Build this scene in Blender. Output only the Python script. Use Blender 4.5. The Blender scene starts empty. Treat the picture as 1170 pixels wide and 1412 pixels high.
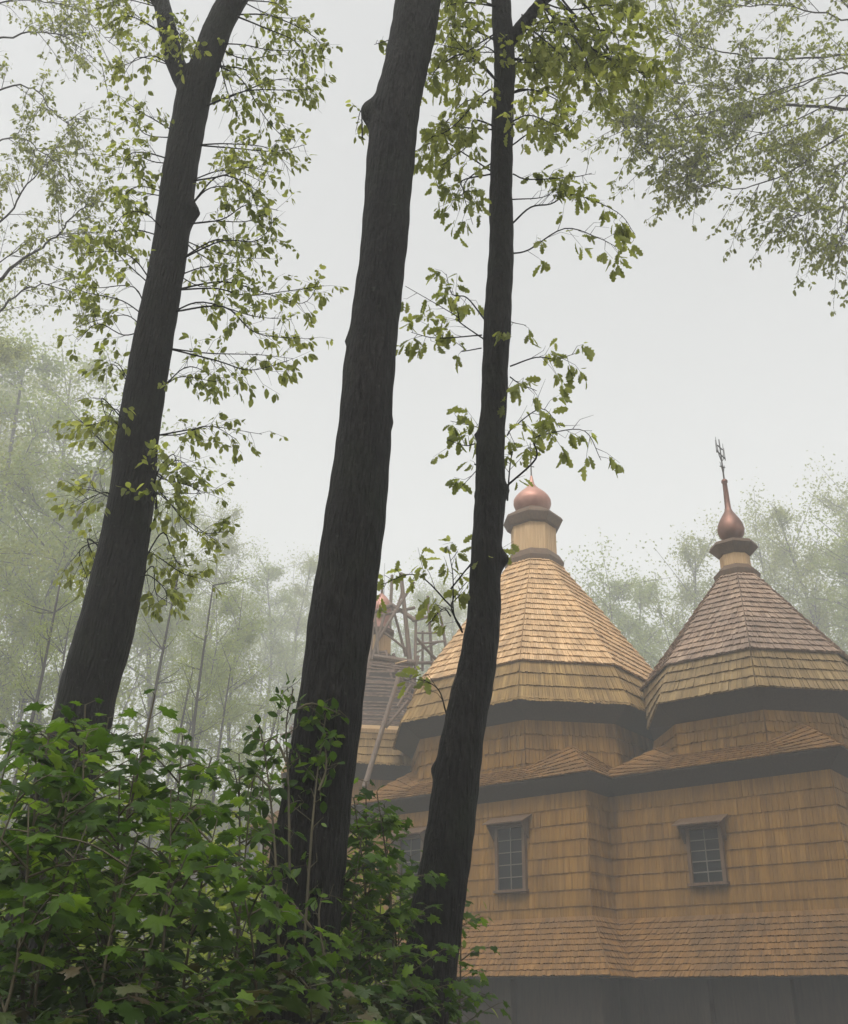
import bpy, math, random
import numpy as np
from mathutils import Vector, Matrix
random.seed(11); rng = np.random.default_rng(11)
R_ = math.radians
C = bpy.context.scene.collection
sc = bpy.context.scene

# ------------------------------------------------------------ camera
F_PX, PITCH, ROLL, EYE = 1387.6, R_(26.905), R_(1.188), 1.6
R0 = Vector((1, 0, 0)); U0 = Vector((0, -math.sin(PITCH), math.cos(PITCH))); FW = Vector((0, math.cos(PITCH), math.sin(PITCH)))
RT = math.cos(ROLL)*R0 + math.sin(ROLL)*U0; UP = math.cos(ROLL)*U0 - math.sin(ROLL)*R0
cam = bpy.data.cameras.new('camera'); co = bpy.data.objects.new('camera', cam); C.objects.link(co)
cam.sensor_fit = 'VERTICAL'; cam.sensor_height = 24; cam.lens = 24*F_PX/1412
cam.clip_start = 0.05; cam.clip_end = 3000
co.matrix_world = Matrix(((RT.x, UP.x, -FW.x, 0), (RT.y, UP.y, -FW.y, 0), (RT.z, UP.z, -FW.z, EYE), (0, 0, 0, 1)))
sc.camera = co

def at(x, y, Y):
    """a point standing Y metres ahead of the camera, seen at photograph pixel x, y"""
    d = FW*F_PX + RT*(x-585) - UP*(y-706)
    d = d*(Y/d.y); d.z += EYE
    return d
def zc(P): return (P - Vector((0, 0, EYE))).dot(FW)

# ------------------------------------------------------------ sky, sun, exposure
SUN_EL, SUN_AZ = R_(58), R_(200)
w = bpy.data.worlds.new('World'); sc.world = w; w.use_nodes = True
nt = w.node_tree; nt.nodes.clear()
sky = nt.nodes.new('ShaderNodeTexSky'); sky.sky_type = 'NISHITA'; sky.sun_disc = False
sky.sun_elevation = SUN_EL; sky.sun_rotation = SUN_AZ; sky.dust_density = 4; sky.air_density = 1.0
hs = nt.nodes.new('ShaderNodeHueSaturation'); hs.inputs['Saturation'].default_value = 0.05
bg = nt.nodes.new('ShaderNodeBackground'); bg.inputs['Strength'].default_value = 0.15
ow = nt.nodes.new('ShaderNodeOutputWorld')
nt.links.new(sky.outputs[0], hs.inputs['Color']); nt.links.new(hs.outputs[0], bg.inputs[0]); nt.links.new(bg.outputs[0], ow.inputs[0])
sl = bpy.data.lights.new('sun', 'SUN'); sl.energy = 1.0; sl.angle = R_(25); sl.color = (1, .97, .92)
so = bpy.data.objects.new('sun', sl); C.objects.link(so)
sd = Vector((math.cos(SUN_EL)*math.sin(SUN_AZ), math.cos(SUN_EL)*math.cos(SUN_AZ), math.sin(SUN_EL)))
so.rotation_euler = sd.to_track_quat('Z', 'Y').to_euler()
sc.view_settings.view_transform = 'Standard'; sc.view_settings.look = 'None'; sc.view_settings.gamma = 1
sc.view_settings.exposure = 0.9
sc.render.engine = 'CYCLES'
sc.cycles.max_bounces = 7; sc.cycles.diffuse_bounces = 3; sc.cycles.glossy_bounces = 2
sc.cycles.transmission_bounces = 3; sc.cycles.volume_bounces = 3; sc.cycles.transparent_max_bounces = 4
sc.cycles.use_denoising = True
HAZE = 0.0043

# ------------------------------------------------------------ helpers
def tag(o, label=None, cat=None, group=None, kind=None):
    if label: o['label'] = label
    if cat: o['category'] = cat
    if group: o['group'] = group
    if kind: o['kind'] = kind
    return o
def empty(name, loc=(0, 0, 0)):
    o = bpy.data.objects.new(name, None); C.objects.link(o); o.location = loc; o.empty_display_size = .2
    return o
def link(name, me, mat, parent=None, smooth=False):
    if mat: me.materials.append(mat)
    if smooth: me.polygons.foreach_set('use_smooth', [True]*len(me.polygons))
    o = bpy.data.objects.new(name, me); C.objects.link(o)
    if parent:
        o.parent = parent
        o.matrix_parent_inverse = Matrix.Translation(-root_loc(parent))
    return o
def root_loc(o):
    l = Vector(o.location)
    while o.parent: o = o.parent; l = l*0 + Vector(o.location) if o.type == 'EMPTY' else l
    return l
class MB:
    def __init__(s): s.v = []; s.f = []
    def add(s, vs, fs):
        n = len(s.v); s.v += [tuple(q) for q in vs]; s.f += [tuple(i+n for i in q) for q in fs]
    def box(s, O, X, Y, Z):
        O, X, Y, Z = map(Vector, (O, X, Y, Z))
        s.add([O, O+X, O+X+Y, O+Y, O+Z, O+X+Z, O+X+Y+Z, O+Y+Z],
              [(0, 3, 2, 1), (4, 5, 6, 7), (0, 1, 5, 4), (1, 2, 6, 5), (2, 3, 7, 6), (3, 0, 4, 7)])
    def tube(s, P, r, n=6, cap=True, wob=0., seed=0):
        P = [Vector(q) for q in P]; k = len(P); r = list(r) if hasattr(r, '__len__') else [r]*k
        base = len(s.v); a0 = None
        for i, q in enumerate(P):
            t = (P[min(i+1, k-1)] - P[max(i-1, 0)]).normalized()
            if a0 is None:
                a0 = t.cross(Vector((0, 1, 0.1)));  a0.normalize()
            a0 = (a0 - t*a0.dot(t)).normalized(); b0 = t.cross(a0)
            for j in range(n):
                th = 2*math.pi*j/n
                rr = r[i]*(1 + (wob*(math.sin(3*th+seed+i*.03)+.6*math.sin(7*th+seed*2-i*.04)+.5*math.sin(2*th+i*.06+seed)) if wob else 0))
                s.v.append(tuple(q + (a0*math.cos(th)+b0*math.sin(th))*rr))
        for i in range(k-1):
            for j in range(n):
                a = base+i*n+j; b = base+i*n+(j+1) % n
                s.f.append((a, b, b+n, a+n))
        if cap:
            s.f.append(tuple(base+j for j in reversed(range(n)))); s.f.append(tuple(base+(k-1)*n+j for j in range(n)))
    def build(s, name, mat, parent=None, smooth=False):
        me = bpy.data.meshes.new(name); me.from_pydata(s.v, [], s.f); me.update()
        return link(name, me, mat, parent, smooth)
def smooth_line(P, sub=6):
    """catmull-rom through points (rows: x y z [r])"""
    P = np.array(P, float); Q = np.vstack([2*P[0]-P[1], P, 2*P[-1]-P[-2]]); out = []
    for i in range(1, len(Q)-2):
        for k in range(sub):
            t = k/sub
            out.append(.5*((2*Q[i]) + (-Q[i-1]+Q[i+1])*t + (2*Q[i-1]-5*Q[i]+4*Q[i+1]-Q[i+2])*t*t + (-Q[i-1]+3*Q[i]-3*Q[i+1]+Q[i+2])*t**3))
    out.append(P[-1]); return np.array(out)

# leaf shapes: x across, y along, z up; length 1
def half_leaf(pts, droop=.12, fold=.1):
    mids = sorted({round(y, 3) for _, y in pts}); mid = [(0, 0)] + [(0, y) for y in mids if 0 < y < 1] + [(0, 1)]
    v = []; f = []
    def z(x, y): return abs(x)*fold*2 - droop*y*y*1.2
    m = [(0, 0, 0), (0, .5, z(0, .5)), (0, 1, z(0, 1))]; v += m
    for sgn in (1, -1):
        n = len(v); q = [(sgn*x, y, z(x, y)) for x, y in pts]; v += q
        loop = [0] + list(range(n, n+len(q))) + [2, 1]
        f.append(tuple(loop if sgn > 0 else reversed(loop)))
    return np.array(v), f
OVATE = half_leaf([(.17, .2), (.26, .45), (.18, .78)])
OAK = half_leaf([(.06, .12), (.16, .2), (.1, .32), (.24, .42), (.14, .54), (.27, .66), (.16, .76), (.17, .9)], .22)
SIMPLE = (np.array([(0, 0, 0), (.3, .45, .05), (0, 1, -.1), (-.3, .45, .05)]), [(0, 1, 2, 3)])
def maple():
    a = [(0, .0), (.16, -.10), (.34, -.16), (.33, .0), (.55, .12), (.42, .22), (.60, .48), (.40, .44), (.36, .56), (.16, .52), (.20, .72), (.07, .78), (0, 1.)]
    pts = a + [(-x, y) for x, y in reversed(a[1:-1])]
    v = [(0, .26, .05)] + [(x, y, -.32*(x*x) - .22*max(0, y-.2)**2 + .04*math.sin(9*x+7*y)) for x, y in pts]
    n = len(pts); return np.array(v), [(0, 1+i, 1+(i+1) % n) for i in range(n)]
MAPLE = maple()
class Leaves:
    def __init__(s): s.p = []; s.d = []; s.n = []; s.s = []
    def add(s, p, d, n, size): s.p.append(tuple(p)); s.d.append(tuple(d)); s.n.append(tuple(n)); s.s.append(size)
    def mesh(s, name, tpl):
        tv, tf = tpl; P, D, N, S = (np.array(a, float) for a in (s.p, s.d, s.n, s.s))
        D /= np.linalg.norm(D, axis=1)[:, None]+1e-9
        N = N - D*np.sum(N*D, 1)[:, None]; N /= np.linalg.norm(N, axis=1)[:, None]+1e-9
        X = np.cross(D, N)
        V = P[:, None] + S[:, None, None]*(tv[None, :, 0, None]*X[:, None] + tv[None, :, 1, None]*D[:, None] + tv[None, :, 2, None]*N[:, None])
        k = len(P); nv = len(tv); me = bpy.data.meshes.new(name)
        me.vertices.add(k*nv); me.vertices.foreach_set('co', V.reshape(-1).astype(np.float32))
        lens = np.array([len(f) for f in tf]); flat = np.array([i for f in tf for i in f])
        L = (flat[None] + (np.arange(k)*nv)[:, None]).reshape(-1)
        me.loops.add(len(L)); me.loops.foreach_set('vertex_index', L.astype(np.int32))
        ls = np.concatenate([[0], np.cumsum(np.tile(lens, k))[:-1]])
        me.polygons.add(len(ls)); me.polygons.foreach_set('loop_start', ls.astype(np.int32)); me.polygons.foreach_set('loop_total', np.tile(lens, k).astype(np.int32))
        me.update(calc_edges=True); return me

# ------------------------------------------------------------ materials
def mat(name): 
    m = bpy.data.materials.new(name); m.use_nodes = True; t = m.node_tree; b = t.nodes['Principled BSDF']; return m, t, b
def N(t, k, **kw):
    n = t.nodes.new(k)
    for a, v in kw.items():
        if a in n.inputs: n.inputs[a].default_value = v
        else: setattr(n, a, v)
    return n
def ramp(t, fac, stops):
    r = N(t, 'ShaderNodeValToRGB'); e = r.color_ramp.elements
    while len(e) < len(stops): e.new(.5)
    for x, (p, c) in zip(e, stops): x.position = p; x.color = (*c, 1)
    t.links.new(fac, r.inputs[0]); return r.outputs[0]
def mixc(t, a, b, fac, mode='MIX'):
    m = N(t, 'ShaderNodeMix', data_type='RGBA', blend_type=mode)
    for s, v in ((6, a), (7, b)):
        if isinstance(v, tuple): m.inputs[s].default_value = (*v, 1)
        else: t.links.new(v, m.inputs[s])
    if isinstance(fac, (int, float)): m.inputs[0].default_value = fac
    else: t.links.new(fac, m.inputs[0])
    return m.outputs[2]
def noise(t, scale, detail=5, vec=None, sx=(1, 1, 1)):
    tc = N(t, 'ShaderNodeTexCoord'); mp = N(t, 'ShaderNodeMapping'); mp.inputs['Scale'].default_value = sx
    t.links.new(tc.outputs['Object'], mp.inputs[0]); n = N(t, 'ShaderNodeTexNoise'); n.inputs['Scale'].default_value = scale; n.inputs['Detail'].default_value = detail
    t.links.new(mp.outputs[0], n.inputs[0]); return n.outputs['Fac']
def bump(t, b, h, strength, dist=.02):
    bp = N(t, 'ShaderNodeBump'); bp.inputs['Strength'].default_value = strength; bp.inputs['Distance'].default_value = dist
    t.links.new(h, bp.inputs['Height']); t.links.new(bp.outputs[0], b.inputs['Normal'])

def shingle_mat(name, dark, mid, light, weather, wamt, rough=.75):
    m, t, b = mat(name)
    g = N(t, 'ShaderNodeNewGeometry')
    c = ramp(t, g.outputs['Random Per Island'], [(0, dark), (.35, mid), (.75, mid), (1, light)])
    n1 = noise(t, .8, 6); r1 = ramp(t, n1, [(.42, (0, 0, 0)), (.66, (1, 1, 1))])
    c = mixc(t, c, weather, mixc(t, (0, 0, 0), r1, wamt))
    n2 = noise(t, 14, 5, sx=(3, 3, .35)); c = mixc(t, c, ramp(t, n2, [(.3, (.7, .7, .7)), (.7, (1.1, 1.1, 1.1))]), .4, 'MULTIPLY')
    n3 = noise(t, 3.1, 5, sx=(1, 1, .5)); c = mixc(t, c, ramp(t, n3, [(.35, (.6, .57, .52)), (.55, (1, 1, 1))]), .45, 'MULTIPLY')
    n4 = noise(t, 1.6, 6, sx=(2.2, 2.2, .22)); c = mixc(t, c, ramp(t, n4, [(.42, (.68, .66, .66)), (.6, (1.12, 1.10, 1.05))]), .5, 'MULTIPLY')
    t.links.new(c, b.inputs['Base Color']); b.inputs['Roughness'].default_value = rough; b.inputs['Specular IOR Level'].default_value = .3
    bump(t, b, noise(t, 60, 3, sx=(1, 1, .1)), .35, .01); return m
def plain_wood(name, c1, c2, rough=.75, sx=(6, 6, .6)):
    m, t, b = mat(name); n = noise(t, 5, 6, sx=sx)
    t.links.new(ramp(t, n, [(.3, c1), (.7, c2)]), b.inputs['Base Color']); b.inputs['Roughness'].default_value = rough
    bump(t, b, n, .4, .01); return m
M = {}
M['wall'] = shingle_mat('wall_shingle', (.185, .090, .014), (.235, .118, .018), (.285, .15, .03), (.14, .075, .018), .3)
M['skirt'] = shingle_mat('skirt_shingle', (.21, .125, .040), (.275, .17, .056), (.35, .23, .085), (.16, .10, .04), .3)
M['roof_new'] = shingle_mat('roof_fresh_shingle', (.50, .31, .15), (.60, .39, .20), (.70, .48, .27), (.40, .26, .14), .25)
M['roof_old'] = shingle_mat('roof_weathered_shingle', (.23, .155, .11), (.32, .22, .155), (.40, .285, .20), (.25, .185, .14), .5)
M['skirt_old'] = shingle_mat('skirt_weathered_shingle', (.19, .125, .05), (.26, .175, .075), (.33, .23, .105), (.18, .13, .07), .4)
M['roof_red'] = shingle_mat('roof_reddish_shingle', (.16, .078, .018), (.215, .105, .024), (.26, .135, .036), (.11, .06, .022), .6)
M['dark'] = plain_wood('shade_dark_boards', (.022, .014, .009), (.05, .032, .02))  # colour lowered so the arcade recess and its posts read as shaded
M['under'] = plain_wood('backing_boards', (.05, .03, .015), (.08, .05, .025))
M['board'] = plain_wood('pale_boards', (.42, .26, .12), (.55, .37, .19), sx=(9, 9, .3))
M['trim'] = plain_wood('brown_trim', (.065, .035, .016), (.12, .066, .03))
M['grey'] = plain_wood('grey_poles', (.09, .062, .045), (.19, .135, .095))
M['lath'] = plain_wood('dark_lath', (.07, .045, .032), (.24, .165, .12), sx=(2, 2, 8))
m, t, b = mat('copper'); b.inputs['Metallic'].default_value = .45; b.inputs['Roughness'].default_value = .5
t.links.new(ramp(t, noise(t, 3, 5), [(.35, (.36, .17, .125)), (.7, (.52, .28, .21))]), b.inputs['Base Color']); M['copper'] = m
m, t, b = mat('dull_copper'); b.inputs['Metallic'].default_value = .6; b.inputs['Roughness'].default_value = .5
t.links.new(ramp(t, noise(t, 3, 5), [(.35, (.14, .07, .05)), (.7, (.26, .13, .095))]), b.inputs['Base Color']); M['copper_dull'] = m
m, t, b = mat('iron'); b.inputs['Base Color'].default_value = (.06, .055, .05, 1); b.inputs['Metallic'].default_value = .5; b.inputs['Roughness'].default_value = .55; M['iron'] = m
m, t, b = mat('window_glass'); b.inputs['Base Color'].default_value = (.012, .013, .014, 1); b.inputs['Roughness'].default_value = .15; b.inputs['Specular IOR Level'].default_value = .12
bump(t, b, noise(t, 3, 2), .15, .02); M['glass'] = m
m, t, b = mat('muntin_paint'); b.inputs['Base Color'].default_value = (.10, .085, .065, 1); b.inputs['Roughness'].default_value = .6; M['muntin'] = m
m, t, b = mat('field_stone')
t.links.new(ramp(t, noise(t, 3, 6), [(.35, (.10, .095, .085)), (.7, (.25, .235, .21))]), b.inputs['Base Color']); bump(t, b, noise(t, 4, 6), .7, .05); M['stone'] = m

def bark_mat(name, c1, c2, moss=0., rough=.6, spec=.12):
    m, t, b = mat(name)
    n = noise(t, 9, 8, sx=(5, 5, .55)); n2 = noise(t, 1.3, 4)
    c = ramp(t, n, [(.35, c1), (.68, c2)])
    c = mixc(t, c, ramp(t, n2, [(.4, (.6, .6, .6)), (.65, (1.25, 1.22, 1.2))]), .8, 'MULTIPLY')
    c = mixc(t, c, (.05, .052, .045), mixc(t, (0, 0, 0), ramp(t, noise(t, 26, 3), [(.66, (0, 0, 0)), (.74, (1, 1, 1))]), .6))
    if moss: c = mixc(t, c, (.035, .055, .02), mixc(t, (0, 0, 0), ramp(t, noise(t, 2.2, 6), [(.5, (0, 0, 0)), (.7, (1, 1, 1))]), moss))
    t.links.new(c, b.inputs['Base Color']); b.inputs['Roughness'].default_value = rough; b.inputs['Specular IOR Level'].default_value = spec
    ad = N(t, 'ShaderNodeMath', operation='ADD'); t.links.new(n, ad.inputs[0]); t.links.new(noise(t, 40, 5, sx=(1, 1, .25)), ad.inputs[1])
    bump(t, b, ad.outputs[0], 1.0, .06); return m
M['bark'] = bark_mat('wet_dark_bark', (.004, .0038, .0035), (.017, .0155, .014), .12)
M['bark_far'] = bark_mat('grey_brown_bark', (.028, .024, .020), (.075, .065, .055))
def leaf_mat(name, cols, trans=.5, rough=.35, spec=.4):
    m, t, b = mat(name); g = N(t, 'ShaderNodeNewGeometry')
    c = ramp(t, g.outputs['Random Per Island'], [(i/(len(cols)-1), k) for i, k in enumerate(cols)])
    c = mixc(t, c, ramp(t, noise(t, .7, 3), [(.35, (.75, .8, .7)), (.65, (1.2, 1.15, 1.1))]), .7, 'MULTIPLY')
    t.links.new(c, b.inputs['Base Color']); b.inputs['Roughness'].default_value = rough; b.inputs['Specular IOR Level'].default_value = spec
    tr = N(t, 'ShaderNodeBsdfTranslucent'); 
    t.links.new(mixc(t, c, (1.35, 1.3, .55), .8, 'MULTIPLY'), tr.inputs[0])
    mx = N(t, 'ShaderNodeMixShader'); mx.inputs[0].default_value = trans
    t.links.new(b.outputs[0], mx.inputs[1]); t.links.new(tr.outputs[0], mx.inputs[2]); t.links.new(mx.outputs[0], t.nodes['Material Output'].inputs[0]); return m
M['leaf_near'] = leaf_mat('young_leaf', [(.18, .21, .075), (.25, .29, .10), (.32, .36, .14), (.38, .42, .18)], .72, .45, .15)
M['leaf_maple'] = leaf_mat('maple_leaf', [(.028, .065, .010), (.055, .11, .014), (.085, .16, .02), (.15, .24, .035)], .58, .38, .25)
M['leaf_far'] = leaf_mat('wood_leaf', [(.17, .22, .045), (.22, .28, .06), (.29, .34, .09)], .6, .6, .2)
M['leaf_pale'] = leaf_mat('pale_spring_leaf', [(.19, .22, .055), (.24, .27, .075), (.30, .33, .11)], .6, .6, .2)
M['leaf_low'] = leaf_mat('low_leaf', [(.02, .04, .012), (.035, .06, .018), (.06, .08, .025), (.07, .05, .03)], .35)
m, t, b = mat('forest_floor')
c = ramp(t, noise(t, 6, 8), [(.3, (.018, .014, .009)), (.55, (.045, .032, .02)), (.75, (.03, .045, .015))])
t.links.new(c, b.inputs['Base Color']); b.inputs['Roughness'].default_value = .9; bump(t, b, noise(t, 20, 8), .8, .05); M['ground'] = m

# ------------------------------------------------------------ ground
def ss(a, b, x): t_ = min(1, max(0, (x-a)/(b-a))); return t_*t_*(3-2*t_)
def gh(x, y):
    bank = 1.25*ss(1.2, 3.6, y)*(1-ss(-1.2, 1.3, x-.1*y))*(1-.55*ss(9, 16, y))
    rise = 26.0*ss(30, 135, math.hypot(x+2, y-6)) * (1-.5*ss(0, 25, x))
    back = 0.15*math.sin(x*.9+y*.4)*ss(2, 5, math.hypot(x, y)) + .06*math.sin(x*2.7-y*1.9)
    flat = 1 - math.exp(-((x-5)**2+(y-37)**2)/260)
    return bank + rise*flat + back*flat
mb = MB(); n = 150
gx = [math.copysign(abs(k/n*2-1)**2.2, k/n*2-1)*320 for k in range(n+1)]; gy = [g+14 for g in gx]
for j in gy:
    for i in gx: mb.v.append((i, j, gh(i, j)))
for j in range(n):
    for i in range(n): a = j*(n+1)+i; mb.f.append((a, a+1, a+n+2, a+n+1))
tag(mb.build('ground', M['ground'], smooth=True), kind='structure')

# ------------------------------------------------------------ church
PSI, AX, AY, DAB = 5.333, 3.026, 25., 5.553
def cpt(d, r, ang, z):                      # d: metres along the church's axis from the middle tower
    a = R_(PSI+ang); k = R_(PSI+45)
    return Vector((AX + d*math.sin(k) + r*math.sin(a), AY - d*math.cos(k) - r*math.cos(a), z+EYE))
UX = Vector((math.sin(R_(PSI+45)), -math.cos(R_(PSI+45)), 0)); VX = Vector((math.sin(R_(PSI-45)), -math.cos(R_(PSI-45)), 0)); ZV = Vector((0, 0, 1))
def shingles(mb, BL, BR, TL, TR, rows, wd, th=.03, lap=.25, rnd=None, jit=.018, point=.35):
    """rows of overlapping wooden shingles over a panel; outward is (BR-BL) x (TL-BL)"""
    rnd = rnd or random.Random(len(mb.v)+rows)
    BL, BR, TL, TR = map(Vector, (BL, BR, TL, TR))
    nr = (BR-BL).cross(TL-BL); nr.normalize()
    up = ((TL+TR)-(BL+BR))/2; slope = up.length; up.normalize()
    for i in range(rows):
        t0 = i/rows; t1 = min(1, (i+1+lap)/rows); 
        l0 = BL.lerp(TL, t0); r0 = BR.lerp(TR, t0); l1 = BL.lerp(TL, t1); r1 = BR.lerp(TR, t1)
        k = max(1, round((r0-l0).length/wd)); cut = [0.]
        for q in range(1, k): cut.append((q + rnd.uniform(-.28, .28))/k)
        cut.append(1.)
        sag = rnd.uniform(-.006, .006)
        for q in range(k):
            a, c = cut[q], cut[q+1]; g = .05/k; j = up*(rnd.uniform(-jit, jit)+sag); th_ = th*rnd.uniform(.75, 1.35)
            p0 = l0.lerp(r0, a+g)+j; p1 = l0.lerp(r0, c-g)+j; pm = (p0+p1)/2 - up*wd*point*.5
            s0 = l1.lerp(r1, a+g); s1 = l1.lerp(r1, c-g); o = nr*th_; o1 = nr*th*.12
            mb.add([p0, pm, p1, s1, s0, p0+o, pm+o, p1+o, s1+o1, s0+o1],
                   [(5, 6, 7, 8, 9), (0, 1, 6, 5), (1, 2, 7, 6), (2, 3, 8, 7), (4, 0, 5, 9)])
def quad(mb, a, b, c, d): mb.add([a, b, c, d], [(0, 1, 2, 3)])
def octa(q): return [q-90, -q, q, 90-q, 90+q, 180-q, 180+q, 270-q]
def ring(mb, d, q, r0, z0, r1, z1, rows, wd, adj=None, **k):
    A = octa(q); f = lambda i: (adj or {}).get(i % 8, 1)
    for i in range(8):
        a0, a1 = A[i], A[(i+1) % 8] + (360 if i == 7 else 0)
        shingles(mb, cpt(d, r0*f(i), a0, z0), cpt(d, r0*f(i+1), a1, z0), cpt(d, r1, a0, z1), cpt(d, r1, a1, z1), rows, wd, **k)
def band(mb, d, q, r0, z0, r1, z1, angs=None, adj=None):
    A = angs or octa(q); f = lambda i: (adj or {}).get(i % 8, 1)
    for i in range(len(A)):
        a0, a1 = A[i], A[(i+1) % len(A)]
        quad(mb, cpt(d, r0*f(i), a0, z0), cpt(d, r0*f(i+1), a1, z0), cpt(d, r1, a1, z1), cpt(d, r1, a0, z1))
def lathe(mb, d, prof, n=32, rib=0):
    b0 = len(mb.v)
    for r, z in prof:
        for j in range(n):
            rr = r*(1+(rib if j % 4 == 0 else 0)); mb.v.append(tuple(cpt(d, rr, 360*j/n, z)))
    for i in range(len(prof)-1):
        for j in range(n):
            a = b0+i*n+j; c = b0+i*n+(j+1) % n; mb.f.append((a, c, c+n, a+n))
church = empty('wooden_church', (AX, AY, .3))
tag(church, 'wooden church clad in ochre shingles with pyramid roofs and onion domes, behind the trees', 'church')
def part(mb, name, mt, parent=church, smooth=False, label=None):
    o = mb.build(name, mt, None, smooth); o.parent = parent
    if parent is church: o.matrix_parent_inverse = Matrix.Translation(-Vector((AX, AY, .3)))
    if label: o['label'] = label
    return o

# bodies: (centre, wall half-side) ; lower walls as boxes in plan, u from..to, half width hv
HA, HB = 4.169/2**.5, 2.888/2**.5
ZW, ZT, ZB = 4.30, 1.878, .814
def uv(u, v, z): return cpt(0, 0, 0, z) + UX*u + VX*v
def face_uv(kind, du, lo, hi, pos): pass
wall = MB(); back = MB()
def wall_face(a, b, z0, z1, rows=8, wd=.055):      # a,b: (u,v) so that outward is (b-a) x z
    A0, B0 = uv(*a, z0), uv(*b, z0); A1, B1 = uv(*a, z1), uv(*b, z1)
    nr = (B0-A0).cross(A1-A0).normalized()
    shingles(wall, A0, B0, A1, B1, rows, wd, th=.030, jit=.004, point=.3)
    quad(back, A0-nr*.012, B0-nr*.012, B1-nr*.012, A1-nr*.012)
# outline of the plan, counter clockwise seen from above as viewed from the camera side
U3, U2, U1 = DAB+HB, DAB-HB, HA
front = [((-U3, HB), (-HA, HB)), ((-HA, HB), (-HA, HA)), ((-HA, HA), (HA, HA)), ((HA, HA), (HA, HB)), ((HA, HB), (U3, HB)), ((U3, HB), (U3, -HB)),
         ((U3, -HB), (HA, -HB)), ((HA, -HB), (HA, -HA)), ((HA, -HA), (-HA, -HA)), ((-HA, -HA), (-HA, -HB)), ((-HA, -HB), (-U3, -HB)), ((-U3, -HB), (-U3, HB))]
t_ = (uv(1, 0, 0)-uv(0, 0, 0)).cross(ZV).dot(VX)
for a, b in front:
    if t_ < 0: a, b = b, a
    wall_face(a, b, ZT-.1, ZW)
    A0, B0 = uv(*a, -1.0), uv(*b, -1.0); A1, B1 = uv(*a, ZT-.1), uv(*b, ZT-.1)
    quad(back, A0, B0, B1, A1)
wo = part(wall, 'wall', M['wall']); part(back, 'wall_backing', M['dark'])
# roofs of three square bodies: arcade roof and eave roof
SGN = 1 if t_ > 0 else -1
def sq(d, r, z): return [cpt(d, r, a, z) for a in (-90, 0, 90, 180)]
def sq_roof(mb, bk, d, r0, z0, r1, z1, rows, wd, stretch=(0, 0), **k):
    a = sq(d, r0, z0); b = sq(d, r1, z1)
    for i in (0, 3): a[i] = a[i]-UX*stretch[0]; b[i] = b[i]-UX*stretch[0]
    for i in (1, 2): a[i] = a[i]+UX*stretch[1]; b[i] = b[i]+UX*stretch[1]
    # order -90,0,90,180 -> faces
    for i in range(4):
        j = (i+1) % 4; nr = (a[j]-a[i]).cross(b[i]-a[i]).normalized()
        shingles(mb, a[i], a[j], b[i], b[j], rows, wd, **k)
        quad(bk, a[i]-nr*.02, a[j]-nr*.02, b[j]-nr*.02, b[i]-nr*.02)
TW = [(0, 4.169, 0, 0, 'A'), (DAB, 2.888, .62, 0, 'B'), (-DAB, 2.888, 0, .62, 'C')]
for d, rw, sl_, sr_, nm in TW:
    a_ = MB(); k_ = MB()
    sq_roof(a_, k_, d, rw+1.06, ZB, rw+.03, ZT+.03, 10, .055, (sl_, sr_), th=.032, jit=.008, point=.3)
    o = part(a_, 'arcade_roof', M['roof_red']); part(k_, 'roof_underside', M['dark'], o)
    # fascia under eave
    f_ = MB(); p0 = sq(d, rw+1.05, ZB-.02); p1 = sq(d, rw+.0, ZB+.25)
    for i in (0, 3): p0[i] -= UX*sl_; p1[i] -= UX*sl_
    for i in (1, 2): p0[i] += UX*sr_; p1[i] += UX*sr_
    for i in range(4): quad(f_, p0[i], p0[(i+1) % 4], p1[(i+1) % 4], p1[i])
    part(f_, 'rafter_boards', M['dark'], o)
def sofq(mb, d, q0, r0, z0, q1, r1, z1, adj=None):
    A, B = octa(q0), octa(q1); f = lambda i: (adj or {}).get(i % 8, 1)
    for i in range(8):
        j = (i+1) % 8; quad(mb, cpt(d, r0*f(i), A[i], z0), cpt(d, r0*f(j), A[j], z0), cpt(d, r1, B[j], z1), cpt(d, r1, B[i], z1))
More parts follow.
